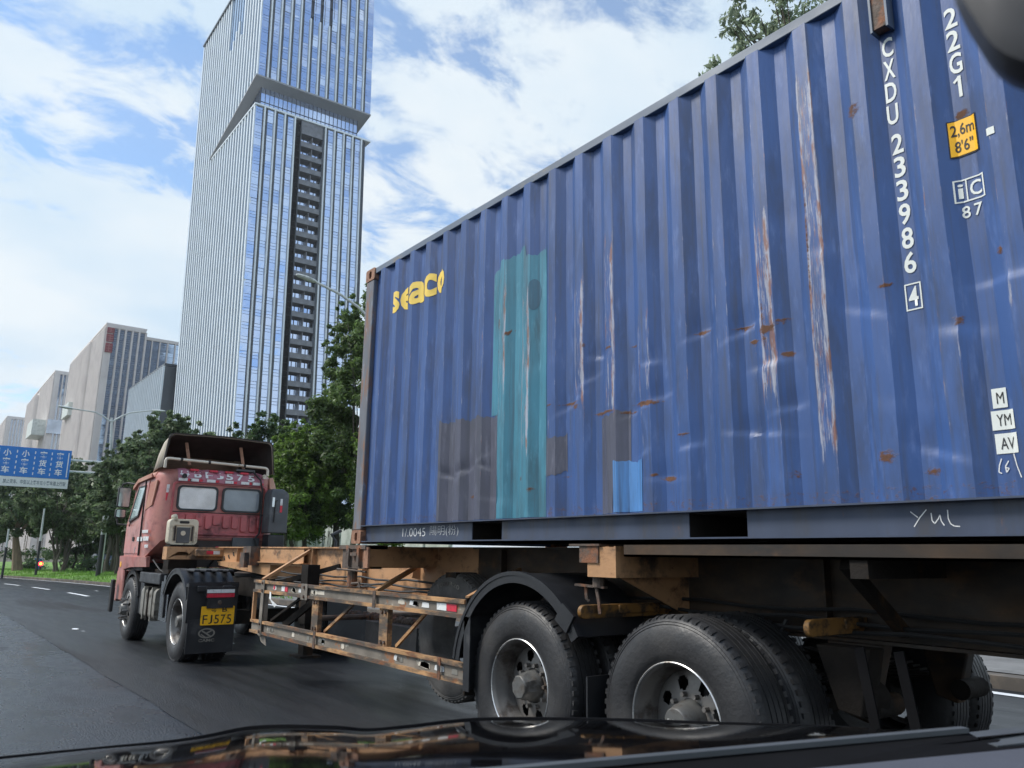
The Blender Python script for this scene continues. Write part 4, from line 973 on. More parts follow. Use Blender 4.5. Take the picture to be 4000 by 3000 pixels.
def wheel_meshes(kind):
    if kind in _wc: return _wc[kind]
    Rr = .522
    def tyre(gro=True):
        p = [(.04, .285), (.018, .30), (.006, .335), (0, .385), (.003, .43), (.014, .462), (.020, .472), (.018, .476), (.024, .486), (.022, .490), (.030, .500), (.046, .512), (.066, Rr)]
        for g in (.095, .135, .175, .212): p += [(g, Rr), (g+.001, Rr-.013), (g+.008, Rr-.013), (g+.009, Rr)]
        p += [(.244, Rr-.004), (.262, .508), (.284, .47), (.296, .40), (.29, .335), (.26, .285)]
        return MB().lathe((0, 0, 0), p, 72, 'x', 1, True)
    mt = tyre()
    # shoulder lugs
    for k in range(60):
        t = 2*math.pi*k/60; c, s = math.cos(t), math.sin(t)
        for d0, d1 in ((.030, .062), (.232, .262)):
            pts = []
            for d, r in ((d0, .498), (d1, .515), (d1, Rr+.002), (d0, .512)):
                for q in (-.013, .013): pts.append((d, r*c-q*s, r*s+q*c))
            mt.add(pts, [(0, 1, 3, 2), (2, 3, 5, 4), (4, 5, 7, 6), (6, 7, 1, 0), (0, 2, 4, 6), (1, 7, 5, 3)])
    rim = MB()
    if kind == 'steer':
        rim = disc_mesh(8, .20, .030, .11, .262, -.005, .03)
        rim.lathe((0, 0, 0), [(.022, .287), (.018, .292), (.024, .297), (.045, .29), (.05, .265), (.03, .262)], 60, 'x', 1, True)
        for k in range(10):
            t = 2*math.pi*k/10; rim.lathe((0, .165*math.cos(t), .165*math.sin(t)), [(.02, .0), (.02, .017), (-.075, .016), (-.085, .01), (-.085, 0)], 6)
        hub = MB().lathe((0, 0, 0), [(.03, .125), (-.02, .12), (-.06, .09), (-.085, .075), (-.085, 0)], 28)
    else:
        rim.lathe((0, 0, 0), [(.034, .290), (.028, .296), (.022, .290), (.030, .279), (.048, .270), (.085, .264), (.10, .252), (.14, .25), (.165, .247), (.167, .252), (.10, .262)], 60, 'x', 1, True)
        d = disc_mesh(8, .185, .036, .105, .249, .145, .168); rim.add(d.v, d.f)
        for k in range(10):
            t = 2*math.pi*(k+.5)/10; rim.lathe((0, .128*math.cos(t), .128*math.sin(t)), [(.15, .0), (.15, .014), (.115, .013), (.115, 0)], 6)
        hub = MB().lathe((0, 0, 0), [(.16, .105), (.13, .103), (.115, .092), (.07, .088), (.055, .078), (.028, .074), (.02, .066), (.02, .0)], 8 if kind == 'trailer_hex' else 30)
    lip = MB().lathe((0, 0, 0), [(.0215, .2845), (.0165, .289), (.0205, .2935), (.027, .291), (.027, .286)], 64, 'x', 1, True)
    _wc[kind] = [b.mesh(nm, True) for b, nm in ((rim, 'wheel'), (mt, 'tyre'), (hub, 'hub'), (lip, 'rim_lip'))]
    for me, mat in zip(_wc[kind], (m_rim, m_rubber, m_hub, m_rim_edge)): me.materials.append(mat)
    return _wc[kind]
def wheel(parent, x, y, z, kind='trailer', side=1, dual=True, rot=0., yawz=0.):
    rim, ty, hub, lip = wheel_meshes(kind); off = Vector((x, y, z))-LOC[parent.name]
    w_ = link('wheel', rim, None, parent, off); w_.rotation_euler = (rot, 0, (0 if side == 1 else math.pi)+yawz)
    for nm, me in (('tyre', ty), ('hub', hub), ('rim_lip', lip)): link(nm, me, None, w_)
    if dual: link('tyre', ty, None, w_, (.335, 0, 0))
    return w_

# ------------------------------------------------------------------ trailer
tr = thing('container_trailer', 'rusty yellow skeletal semi-trailer carrying the blue container', 'trailer', (4.40, 4.0, 0))
XL, XR = 3.92, 4.88
def ibeam(mb, x, ys_top, zb_pts, zt, fwid=.14, tf=.016):
    """ys: list of (y, z bottom) along the beam"""
    for (ya, za), (yb, zb_) in zip(zb_pts, zb_pts[1:]):
        mb.add([(x-.007, ya, za), (x+.007, ya, za), (x+.007, yb, zb_), (x-.007, yb, zb_), (x-.007, ya, zt), (x+.007, ya, zt), (x+.007, yb, zt), (x-.007, yb, zt)],
               [(3, 2, 1, 0), (4, 5, 6, 7), (0, 1, 5, 4), (1, 2, 6, 5), (2, 3, 7, 6), (3, 0, 4, 7)])
        mb.bar((x, ya, za-tf/2), (x, yb, zb_-tf/2), fwid, tf)
    mb.box(x-fwid/2, x+fwid/2, zb_pts[0][0], zb_pts[-1][0], zt, zt+tf)
BP = [(0.35, .93), (7.62, .93), (9.05, .95), (9.10, 1.16), (12.55, 1.16)]
for x in (XL, XR):
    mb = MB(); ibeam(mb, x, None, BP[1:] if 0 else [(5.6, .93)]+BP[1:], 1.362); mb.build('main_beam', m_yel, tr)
    mb = MB(); ibeam(mb, x, None, [(.35, .93), (5.595, .93)], 1.362); mb.build('main_beam', m_beam_shade, tr)  # rear half: shade under the container painted into the beam colour
    for y in (8.98, 7.66, 5.2, 2.35, 1.2): MB().box(x-.065, x+.065, y-.006, y+.006, .952, 1.36).build('web_stiffener', m_yel if y > 6 else m_beam_shade, tr)
    for y in (9.6, 10.7, 11.7): MB().box(x-.06, x+.06, y-.006, y+.006, 1.165, 1.36).build('web_stiffener', m_yel, tr)
for y in (1.0, 2.1, 3.4, 4.6, 5.6, 7.1, 8.3, 9.4, 10.4, 11.5):
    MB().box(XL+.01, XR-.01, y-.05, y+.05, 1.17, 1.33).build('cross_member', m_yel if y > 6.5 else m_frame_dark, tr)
# gooseneck: side channel, kingpin plate, lower tapered plate, front bolster
MB().box(XL-.085, XL-.075, 9.18, 10.68, 1.175, 1.355).box(XL-.085, XL-.01, 9.18, 10.68, 1.345, 1.357).box(XL-.12, XL-.01, 9.18, 10.68, 1.172, 1.182).build('side_channel', m_yel, tr)
MB().box(3.72, 3.97, 10.72, 11.02, 1.13, 1.384).box(3.66, 3.72, 10.78, 10.96, 1.10, 1.30).build('twist_lock_box', m_rusty, tr)
MB().add([(3.85, 10.3, 1.0), (4.95, 10.3, 1.0), (4.95, 12.5, 1.10), (3.85, 12.5, 1.10), (3.85, 10.3, 1.155), (4.95, 10.3, 1.155), (4.95, 12.5, 1.155), (3.85, 12.5, 1.155)],
         [(3,2,1,0),(4,5,6,7),(0,1,5,4),(1,2,6,5),(2,3,7,6),(3,0,4,7)]).build('kingpin_plate', m_yel, tr)
MB().tube([(4.4, 11.35, .93), (4.4, 11.35, 1.05)], .045, 14).build('kingpin', m_rusty, tr)
fb = MB()
fb.ring([(3.12, 1.18), (3.50, 1.18), (3.50, 1.36), (3.12, 1.36)] and rrect(3.12, 3.52, 1.185, 1.36, .01, 5), rrect(3.22, 3.43, 1.205, 1.295, .06, 5), 'y', 12.58, 12.60)
fb.box(3.52, 5.68, 12.58, 12.60, 1.185, 1.36); fb.box(3.12, 5.68, 12.60, 12.82, 1.352, 1.368); fb.box(3.12, 5.68, 12.60, 12.82, 1.178, 1.194); fb.box(3.12, 5.68, 12.80, 12.82, 1.194, 1.352); fb.box(3.105, 3.12, 12.58, 12.82, 1.18, 1.366)
fb = fb.build('front_bolster', m_yel, tr)
b_ = MB().box(3.50, 4.22, 12.50, 12.578, 1.225, 1.335).build('bumper_block', m_yel, tr, bevel=.02)
MB().box(3.66, 3.76, 12.494, 12.499, 1.262, 1.312).build('red_tape', m_red, b_); MB().box(3.762, 3.86, 12.494, 12.499, 1.262, 1.312).build('white_tape', m_wht, b_)
MB().box(3.24, 3.42, 12.62, 12.78, 1.196, 1.24).build('twist_lock', m_yel, tr)
# mid bolster under the container front, rear twist-lock bracket
def bolster(y0, y1, yel=True):
    mb = MB().box(3.20, 5.60, y0, y0+.014, 1.20, 1.362).box(3.20, 5.60, y1-.014, y1, 1.20, 1.362).box(3.20, 5.60, y0, y1, 1.362, 1.376).box(3.22, 5.58, y0+.02, y1-.02, 1.19, 1.20)
    return mb.build('bolster', m_yel if yel else m_rusty, tr)
bolster(6.26, 6.52)
for x in (3.19, 5.45):
    mb = MB().box(x, x+.16, 6.28, 6.74, 1.18, 1.35).box(x-.02, x+.2, 6.26, 6.78, 1.35, 1.384).box(x-.03, x+.02, 6.36, 6.40, 1.20, 1.36).box(x-.03, x+.02, 6.56, 6.61, 1.20, 1.36).box(x-.035, x+.02, 6.40, 6.52, 1.29, 1.32)
    mb.tube([(x+.05, 6.62, 1.02), (x+.05, 6.62, 1.20)], .045, 12); mb.tube([(x-.04, 6.75, 1.17), (x+.0, 6.5, 1.165), (x+.02, 6.30, 1.155)], .010, 6); mb.tube([(x, 6.52, 1.05), (x, 6.38, 1.06), (x, 6.36, 1.02)], .012, 6)
    mb.build('twist_lock', m_rusty, tr)
MB().box(3.18, 3.20, 6.22, 6.30, 1.19, 1.365).build('bolster_end_plate', m_cast, tr)
mb = MB().box(3.20, 3.93, 3.225, 3.240, 1.20, 1.375).box(3.20, 3.215, 3.24, 3.46, 1.20, 1.37).box(3.22, 3.93, 3.30, 3.50, 1.362, 1.376); mb.build('rear_bracket', m_yel, tr)
mb = MB().box(3.19, 3.30, 3.36, 3.52, 1.28, 1.375).box(3.18, 3.38, 3.34, 3.60, 1.376, 1.388).tube([(3.26, 3.43, 1.14), (3.26, 3.43, 1.30)], .036, 12)
mb.bar((3.22, 3.58, 1.150), (3.27, 3.38, 1.140), .04, .012); mb.tube([(3.24, 3.52, 1.14), (3.24, 3.51, 1.07), (3.25, 3.5, 1.06)], .012, 5); mb.tube([(3.25, 3.44, 1.14), (3.25, 3.42, 1.06), (3.25, 3.41, .99)], .011, 5)
mb.build('twist_lock', m_rusty, tr)
mb = MB().add([(3.3, 3.30, 1.20), (3.9, 3.30, .96), (3.9, 3.30, 1.2)], [(0, 1, 2)]); mb.build('gusset', m_yel, tr, solid=.012)
MB().box(3.20, 3.212, .35, 3.16, 1.318, 1.392).box(3.20, 3.27, .35, 3.16, 1.318, 1.330).box(3.20, 3.27, .35, 3.16, 1.382, 1.392).build('outer_rail', m_beam_shade, tr)
MB().box(5.59, 5.602, .35, 3.16, 1.318, 1.392).box(5.53, 5.602, .35, 3.16, 1.318, 1.330).build('outer_rail', m_beam_shade, tr)
for y in (.5, 1.75): MB().box(3.21, 5.59, y, y+.08, 1.24, 1.318).build('outrigger', m_frame_dark, tr)
# mid underframe bracing seen through the guard
for (p, q_, wd, h, mt_) in (
    ((3.22, 8.80, 1.01), (3.86, 9.06, 1.335), .035, .03, m_yel), ((3.86, 8.2, 1.17), (3.40, 8.75, .98), .04, .05, m_frame_dark), ((3.22, 6.12, 1.0), (3.86, 6.55, 1.19), .035, .035, m_yel),
    ((3.86, 6.6, 1.15), (4.6, 6.1, .98), .012, .12, m_yel), ((3.90, 10.45, 1.17), (4.5, 9.3, .99), .012, .12, m_yel), ((3.90, 10.45, .99), (4.5, 9.35, 1.2), .012, .08, m_yel), ((3.95, 6.7, .97), (4.6, 5.9, 1.2), .012, .12, m_frame_dark),
    ((3.17, 4.66, 1.01), (3.86, 4.95, 1.20), .03, .045, m_yel), ((3.30, 1.9, 1.30), (3.86, 1.95, .98), .05, .05, m_frame_dark)):
    MB().bar(p, q_, wd, h).build('brace', mt_, tr)
# side guard (ladder of two channels)
def channel(y0, y1, z0, z1, x=3.17):
    """flanges at top and bottom, web between"""
    w_ = MB().box(x+.022, x+.030, y0, y1, z0+.029, z1-.029).build('guard_web', m_guardweb, tr)
    return MB().box(x, x+.045, y0, y1, z1-.029, z1).box(x, x+.045, y0, y1, z0, z0+.029).build('guard_rail', m_yel_dirty, tr)
channel(4.70, 8.95, .875, 1.005); channel(4.66, 8.97, .440, .580)
for y, wd, mt_ in ((8.66, .07, m_guardweb), (7.27, .13, m_yel_dirty), (5.90, .13, m_yel_dirty)):
    MB().box(3.190, 3.235, y-wd/2, y+wd/2, .581, .874).box(3.19, 3.26, y+wd/2, y+wd/2+.012, .581, .874).build('guard_post', mt_, tr)
MB().box(3.175, 3.215, 8.925, 8.955, .581, .874).build('guard_post', m_yel, tr)
MB().box(3.163, 3.169, 8.60, 8.68, .43, 1.01).build('guard_strap', m_guardweb, tr)
MB().box(3.163, 3.169, 7.43, 7.58, .86, 1.012).build('guard_strap', m_guardweb, tr)
MB().box(3.164, 3.169, 6.02, 6.07, .87, 1.008).build('guard_strap', m_rusty, tr); MB().box(3.164, 3.169, 7.18, 7.23, .435, .585).build('guard_strap', m_rusty, tr); MB().box(3.164, 3.169, 4.98, 5.02, .435, .585).build('guard_strap', m_rusty, tr)
MB().box(3.15, 3.24, 4.64, 4.655, .38, 1.02).build('guard_end_plate', m_frame_dark, tr)
for a, b in (((8.55, .585), (7.75, .87)), ((7.16, .585), (6.58, .87)), ((5.78, .585), (5.34, .87))):
    MB().bar((3.25, a[0], a[1]), (3.25, b[0], b[1]), .02, .026).build('guard_brace', m_yel_dirty if a[0] < 8 else m_frame_dark, tr)
MB().bar((3.30, 8.3, .55), (3.42, 7.6, .92), .03, .07).build('guard_brace', m_frame_dark, tr)
for x, y0, y1, z0, z1, mt_, nm in ((3.186, 4.955, 5.085, .915, .965, m_wht, 'white_tape'), (3.186, 4.82, 4.953, .915, .965, m_red, 'red_tape'), (3.186, 7.985, 8.06, .915, .965, m_red, 'red_tape'), (3.186, 8.062, 8.15, .915, .965, m_wht, 'white_tape')):
    MB().box(x, x+.003, y0, y1, z0, z1).build(nm, mt_, tr)
MB().lathe((3.186, 8.36, .945), [(0, 0), (0, .026), (.012, .026), (.012, 0)], 14).build('side_reflector', m_red, tr)
rr = random.Random(4)
for k in range(26):
    y = rr.uniform(4.8, 8.5); zc_ = .94 if k % 2 else .51; l = rr.uniform(.05, .16)
    pts = [(y+l*a, zc_+b*rr.uniform(.6, 1)) for a, b in ((-.5, -.022), (-.1, -.027), (.5, -.02), (.42, .02), (.05, .026), (-.45, .02))]
    MB().prism(pts, 'x', 3.1885, 3.1915).build('peeling_tape', rr.choice([m_wht, m_tank, m_cream, m_tank]), tr)
tp = MB(); tp.add([(3.165, 8.42, .90), (3.165, 8.38, .89), (3.150, 8.33, .82), (3.150, 8.38, .83), (3.155, 8.23, .745), (3.155, 8.17, .775)], [(0, 1, 2, 3), (3, 2, 5, 4)]); tp.build('hanging_tape', m_wht, tr, solid=.003)
MB().add([(3.2, 8.75, .44), (3.2, 8.55, .44), (3.2, 8.50, .33), (3.2, 8.66, .36)], [(0, 1, 2, 3)]).build('hanging_flap', m_guardweb, tr, solid=.004)
# landing legs, hose, box
for x in (3.62, 5.06):
    MB().box(x-.07, x+.07, 8.35, 8.53, .55, 1.18).box(x-.055, x+.055, 8.37, 8.51, .22, .55).box(x-.12, x+.12, 8.30, 8.58, .20, .225).bar((x, 8.44, .75), (x+(.25 if x < 4 else -.25), 8.9, 1.15), .05, .05).build('landing_leg', m_frame_dark, tr)
MB().tube([(3.62, 8.2, .62), (5.06, 8.2, .62)], .03, 8).build('landing_leg_shaft', m_rusty, tr)
hs = MB(); k = 0
pts = []; rs = []
for i in range(120): pts.append((4.25, 8.75-1.55*i/119, .62+.012*math.sin(i*.4))); rs.append(.045 if i % 4 < 2 else .034)
hs.tube(pts, rs, 8).build('ribbed_hose', m_rusty, tr)
MB().box(4.1, 4.9, 6.9, 8.0, .30, .60).build('tool_box', m_black, tr, bevel=.01)
for x, z, sd_ in ((3.80, 1.03, 1), (3.84, 1.08, 2), (3.78, .99, 3)):
    MB().tube([(x, .6+.32*k, z-.03*abs(math.sin(k*.9+sd_))) for k in range(30)], .011, 6).build('brake_line', m_ink, tr, smooth=True)
for y in (3.7, 3.2, 2.55): MB().tube([(3.8, y, 1.0), (3.72, y+.06, .82), (3.75, y+.1, .62), (3.85, y+.05, .56)], .012, 6).build('brake_hose', m_ink, tr, smooth=True)
for y in (4.09, 2.81): MB().lathe((3.78, y-.30, .62), [(0, 0), (0, .07), (.02, .085), (.10, .085), (.12, .07), (.12, 0)], 18, 'y').build('brake_chamber', m_frame_dark, tr, smooth=True)
bolt_me = MB().lathe((0, 0, 0), [(0, 0), (0, .016), (.014, .015), (.014, 0)], 6, 'x', -1).mesh('bolt'); bolt_me.materials.append(m_rusty)
for y, z in [(a, b) for a in (7.24, 7.30, 5.87, 5.93) for b in (.61, .845)] + [(8.64, .47), (8.64, .55), (8.64, .90), (8.64, .98), (7.5, .89), (7.5, .98)]:
    link('bolt', bolt_me, None, tr, Vector((3.1625 if y in (8.64, 7.5) else 3.19, y, z))-LOC[tr.name])
# spare tyre hung behind the guard
sp_ = link('spare_tyre', wheel_meshes('trailer')[1].copy(), None, tr, Vector((3.68, 5.70, .645))-LOC[tr.name]); sp_.data.materials.clear(); sp_.data.materials.append(m_rubber_d)
MB().box(3.70, 3.95, 5.62, 5.78, 1.10, 1.165).tube([(3.83, 5.70, .93), (3.83, 5.70, 1.12)], .03, 8).build('spare_carrier', m_frame_dark, tr)
text('1000R20', lambda a, b: (3.678, 5.70-(.43+b)*math.sin(a/.43), .645+(.43+b)*math.cos(a/.43)), m_tank, tr, name='tyre_lettering', w=.34, h=.035, cx=0, cz=0)
# axles, suspension
for y in (4.09, 2.81):
    MB().box(3.6, 5.2, y-.07, y+.07, .43, .58).build('axle', m_frame_dark, tr, bevel=.02)
    for x in (XL, XR):
        s_ = MB()
        for q in range(6): s_.add([(x-.045, y-.52+.04*q, .66+.016*q), (x+.045, y-.52+.04*q, .66+.016*q), (x+.045, y, .60+.016*q), (x-.045, y, .60+.016*q), (x+.045, y+.52-.04*q, .66+.016*q), (x-.045, y+.52-.04*q, .66+.016*q)], [(0, 1, 2, 3), (3, 2, 4, 5)])
        s_.build('leaf_spring', m_frame_dark, tr, solid=.013)
        MB().box(x-.06, x+.06, y-.08, y+.08, .58, .72).build('spring_clamp', m_rusty, tr)
for x in (XL, XR):
    for y, zb_ in ((2.22, .56), (3.45, .62), (4.68, .62)):
        MB().prism([(y-.16, .915), (y+.15, .915), (y+.07, zb_), (y-.05, zb_-.03)], 'x', x-.05, x+.05).build('spring_hanger', m_beam_shade, tr, bevel=.015)
    MB().tube([(x-.12, 2.12, .62), (x+.12, 2.12, .62)], .055, 12).build('hanger_pin', m_frame_dark, tr, smooth=True)
mb = MB(); mb.lathe((3.78, 2.14, .66), [(0, .0), (0, .075), (.1, .09), (.14, .06), (.14, 0)], 16); mb.prism([(2.05, .90), (2.34, .90), (2.24, .60), (2.12, .58)], 'x', 3.72, 3.86); mb.build('equaliser', m_frame_dark, tr, bevel=.01)
for y in (1.98, 1.80): MB().bar((3.5, y, .93), (3.44, y-.12, .33), .010, .045, (0, 1, 0)).build('flap_strap', m_trim, tr)
# mudguard over the first axle, support tubes
ax = (4.09, .505)
def arc_guard(x0, x1, y, z, r, a0, a1, thick=.012, n=26):
    mb = MB(); o_, i_ = [], []
    for k in range(n+1):
        t = R(a0+(a1-a0)*k/n); o_.append((y+r*math.cos(t), z+r*math.sin(t))); i_.append((y+(r-thick)*math.cos(t), z+(r-thick)*math.sin(t)))
    mb.prism(o_+i_[::-1], 'x', x0, x1)
    o2 = [(y+(r+.012)*math.cos(R(a0+(a1-a0)*k/n)), z+(r+.012)*math.sin(R(a0+(a1-a0)*k/n))) for k in range(n+1)]
    mb.prism(o2+i_[::-1], 'x', x0-.012, x0+.03)
    lip_ = [(y+(r-.06)*math.cos(R(a0+(a1-a0)*k/n)), z+(r-.06)*math.sin(R(a0+(a1-a0)*k/n))) for k in range(n+1)]
    mb.prism(o_+lip_[::-1], 'x', x0-.006, x0+.004)
    return mb
g_ = arc_guard(3.12, 3.72, 4.05, .52, .685, 8, 150).build('mudguard', m_black, tr, smooth=True)
MB().box(3.12, 3.72, 4.60, 4.612, .42, .90).box(3.114, 3.124, 4.54, 4.612, .42, .90).build('front_flap', m_black, tr)
MB().bar((3.105, 3.60, 1.0), (3.105, 3.50, .93), .02, .12).build('guard_clamp', m_black, tr)
MB().box(3.12, 3.72, 3.38, 3.392, .42, .66).build('rear_flap', m_black, tr)
for y in (3.47, 2.18):
    xa = 3.14 if y > 3 else 3.40
    mb = MB().prism(rrect(xa, 3.9, .962, 1.040, .036, 5), 'y', y-.016, y+.016); mb.box(xa+.30, 3.9, y-.03, y-.016, .985, 1.036)
    mb.build('mudguard_stay', M('shaded_yellow_stay', (.26, .13, .035), .6, dirt=(.04, .028, .02), ds=9, dthr=.52, var=.25), tr, bevel=.006)  # frame yellow darkened for the shade under the container, grime over it
wheel(tr, 3.165, 4.09, .505, 'trailer_hex', 1, True, .25); w2 = wheel(tr, 3.165, 2.81, .505, 'trailer', 1, True, 1.0)
for y in (4.09, 2.81): wheel(tr, 5.635, y, .505, 'trailer', -1, True, .4)
tx = text('FUWS', lambda a, b: (3.165+.018, 2.81-a, .505+b), m_rim_edge, tr, name='hub_lettering', w=.094, h=.034, cx=0, cz=.0)
mb = MB().box(3.35, 5.45, .36, .46, .52, .64); mb.box(3.9, 3.98, .38, .44, .64, .93); mb.box(4.82, 4.9, .38, .44, .64, .93); mb.build('rear_bumper', m_yel, tr)

# ------------------------------------------------------------------ tractor
tk = thing('truck_tractor', 'faded red cab-over lorry tractor with roof deflector, pulling the container trailer', 'truck', (4.15, 12.9, -.1))
DX, FX = 2.955, 3.07
for x in (3.78, 4.55): MB().box(x, x+.08, 10.35, 15.9, .72, .96).build('chassis_rail', m_frame_dark, tk)
for y in (10.4, 11.6, 12.6, 13.8, 15.2): MB().box(3.86, 4.55, y, y+.12, .74, .92).build('cross_member', m_frame_dark, tk)
fwz = MB().lathe((4.2, 11.35, .97), [(0, .0), (0, .44), (.045, .45), (.06, .40), (.06, 0)], 28, 'z'); fwz.prism([(4.0, 10.7), (4.4, 10.7), (4.5, 11.1), (3.9, 11.1)], 'z', .93, .98); fwz.build('fifth_wheel', m_black, tk, smooth=True)
wheel(tk, DX, 11.2, .505+gz(11.2)-.01, 'drive', 1, True, .2); wheel(tk, 5.41, 11.2, .505+gz(11.2)-.01, 'drive', -1, True)
wheel(tk, FX, 14.7, .505+gz(14.7)-.01, 'steer', 1, False, .1); wheel(tk, 5.28, 14.7, .505+gz(14.7)-.01, 'steer', -1, False)
MB().box(3.5, 4.9, 11.1, 11.3, .34, .52).build('axle', m_frame_dark, tk); MB().box(3.4, 5.0, 14.63, 14.77, .30, .42).build('axle', m_frame_dark, tk)
for x0, x1 in ((2.92, 3.55), (4.82, 5.44)):
    g_ = arc_guard(x0, x1, 11.2, .41, .66, 28, 152).build('rear_fender', m_black, tk, smooth=True)
    for k in range(4): MB().box(x0+.08+k*.145, x0+.16+k*.145, 10.70, 11.5, 1.045+.0, 1.075).build('fender_ridge', m_black, tk, bevel=.01)
    mb = MB().box(x0-.004, x1, 10.575, 10.592, .42, .92).box(x0+.0, x1, 10.56, 10.70, .86, .90); mb.build('fender_back', m_black, tk)
    MB().box(x0+.02, x1-.02, 10.555, 10.567, .05, .46).build('mudflap', m_black, tk)
    for q in (.10, .42): MB().box(x0+q, x0+q+.12, 10.535, 10.575, .80, .875).build('fender_clip', m_black, tk, bevel=.01)
MB().box(2.925, 2.94, 11.74, 11.80, .42, .86).build('fender_edge', m_black, tk)
lp = MB().box(3.12, 3.49, 10.505, 10.55, .725, .862).build('tail_lamp', m_black, tk)
MB().box(3.13, 3.48, 10.498, 10.504, .732, .782).build('red_lens', m_red, lp); MB().box(3.13, 3.302, 10.498, 10.504, .788, .832).build('white_lens', m_wht, lp); MB().box(3.306, 3.48, 10.498, 10.504, .788, .832).build('white_lens', m_wht, lp)
MB().box(3.145, 3.475, 10.50, 10.552, .60, .722).build('lamp_bracket', m_black, tk)
MB().lathe((3.30, 10.499, .668), [(0, 0), (0, .028), (-.008, .02), (-.008, 0)], 14, 'y', 1).build('plate_lamp', m_rusty, tk)
pl = MB().prism(rrect(3.085, 3.505, .392, .622, .012, 3), 'y', 10.525, 10.530).build('licence_plate', m_plate, tk)
pl.rotation_euler = (0, 0, 0)
fp = lambda a, b: (a, 10.5225, b)
for ch, x in (('F', 3.140), ('J', 3.208), ('5', 3.286), ('7', 3.364), ('5', 3.442)): text(ch, fp, m_ink, pl, w=.058 if ch != 'J' else .045, h=.108, bold=.004, cx=x, cz=.463)
text('粤', fp, m_ink, pl, w=.066, h=.066, bold=.006, cx=3.242, cz=.581); text('B', fp, m_ink, pl, w=.062, h=.060, bold=.014, cx=3.378, cz=.581)
for x in (3.185, 3.44): MB().lathe((x, 10.523, .609), [(0, 0), (0, .011), (-.005, .009), (-.005, 0)], 10, 'y').build('bolt', m_ink, pl)
mb = MB(); c = (3.185, .292)
for k in range(28):
    t0, t1 = 2*math.pi*k/28, 2*math.pi*(k+1)/28
    mb.add([(c[0]+.105*math.cos(t0), 10.553, c[1]+.062*math.sin(t0)), (c[0]+.105*math.cos(t1), 10.553, c[1]+.062*math.sin(t1)), (c[0]+.085*math.cos(t1), 10.553, c[1]+.045*math.sin(t1)), (c[0]+.085*math.cos(t0), 10.553, c[1]+.045*math.sin(t0))], [(0, 1, 2, 3)])
ribbon(mb, [(c[0]-.06, c[1]+.03), (c[0]-.01, c[1]+.0), (c[0]+.05, c[1]-.04)], .018, lambda a, b: (a, 10.552, b)); ribbon(mb, [(c[0]-.0, c[1]+.0), (c[0]+.06, c[1]+.03)], .018, lambda a, b: (a, 10.5525, b)); ribbon(mb, [(c[0]-.07, c[1]-.01), (c[0]-.01, c[1]-.05)], .012, lambda a, b: (a, 10.5525, b))
mb.build('emblem', m_tank, tk); text('CAMC', lambda a, b: (a, 10.553, b), m_tank, tk, w=.20, h=.036, bold=.03, cx=3.19, cz=.205)
# frame side equipment
MB().prism(rrect(3.10, 3.55, .27, .74, .08, 4), 'y', 12.95, 13.85).build('fuel_tank', m_tank, tk, smooth=True)
for y in (13.1, 13.35, 13.6): MB().box(3.085, 3.57, y, y+.05, .255, .752).build('tank_strap', m_tank if y != 13.35 else m_frame_dark, tk)
for z in (.70, .46): MB().lathe((3.14+.16, 12.25, z), [(0, 0), (.02, .09), (.05, .125), (.50, .125), (.53, .09), (.55, 0)], 24, 'y').build('air_tank', m_blackgloss, tk, smooth=True)
MB().box(3.12, 3.2, 12.3, 12.75, .30, .86).box(3.1, 3.16, 12.45, 12.55, .35, .95).build('tank_bracket', m_blackgloss, tk)
MB().box(3.10, 3.6, 12.8, 14.1, .80, .97).build('battery_box', m_black, tk, bevel=.02)
MB().box(3.14, 3.5, 13.9, 14.15, .30, .80).build('step_box', m_black, tk, bevel=.02)
MB().box(3.2, 5.0, 12.75, 13.6, .97, 1.02).build('deck_plate', m_frame_dark, tk)
MB().box(3.25, 3.68, 13.02, 13.32, 1.02, 1.40).build('can_carrier', m_frame_dark, tk)
MB().tube([(3.14, 13.5, 1.16), (3.18, 13.2, 1.02), (3.3, 12.7, .86), (3.45, 12.2, .95)], .012, 6).build('cable', m_ink, tk)
MB().tube([(3.9, 13.2, 1.05), (4.0, 12.9, 1.32), (4.1, 12.4, 1.18), (4.15, 11.9, 1.1)], .022, 8).build('air_hose', m_black, tk)
MB().tube([(4.25, 13.2, 1.05), (4.2, 12.8, 1.36), (4.2, 12.2, 1.22), (4.2, 11.8, 1.12)], .02, 8).build('air_hose', m_grey, tk)
# cab body: lofted sections along the travel direction
def cab_sec(y, ins, zb_, zt, r=.16, tum=.05):
    xl, xr = 3.08+ins, 5.10-ins
    pts = [(xl+.0, y, zb_), (xl, y, zb_+(zt-zb_)*.45), (xl+tum, y, zt-r)]
    for k in range(1, 6): t = R(90*k/5); pts.append((xl+tum+r*(1-math.cos(t)), y, zt-r+r*math.sin(t)))
    pts += [(xr-(p[0]-xl), p[1], p[2]) for p in pts[::-1]]
    return pts
cb = MB().loft([cab_sec(13.50, .24, 1.50, 2.60, .12), cab_sec(13.54, .15, 1.46, 2.62), cab_sec(13.66, .04, 1.30, 2.635), cab_sec(13.9, 0, 1.18, 2.64), cab_sec(14.9, 0, 1.16, 2.60), cab_sec(15.3, .01, 1.12, 2.48), cab_sec(15.62, .05, 1.1, 1.75, .1), cab_sec(15.68, .10, 1.0, 1.6, .1)])
cab = cb.build('cab', m_cab, tk, smooth=True)
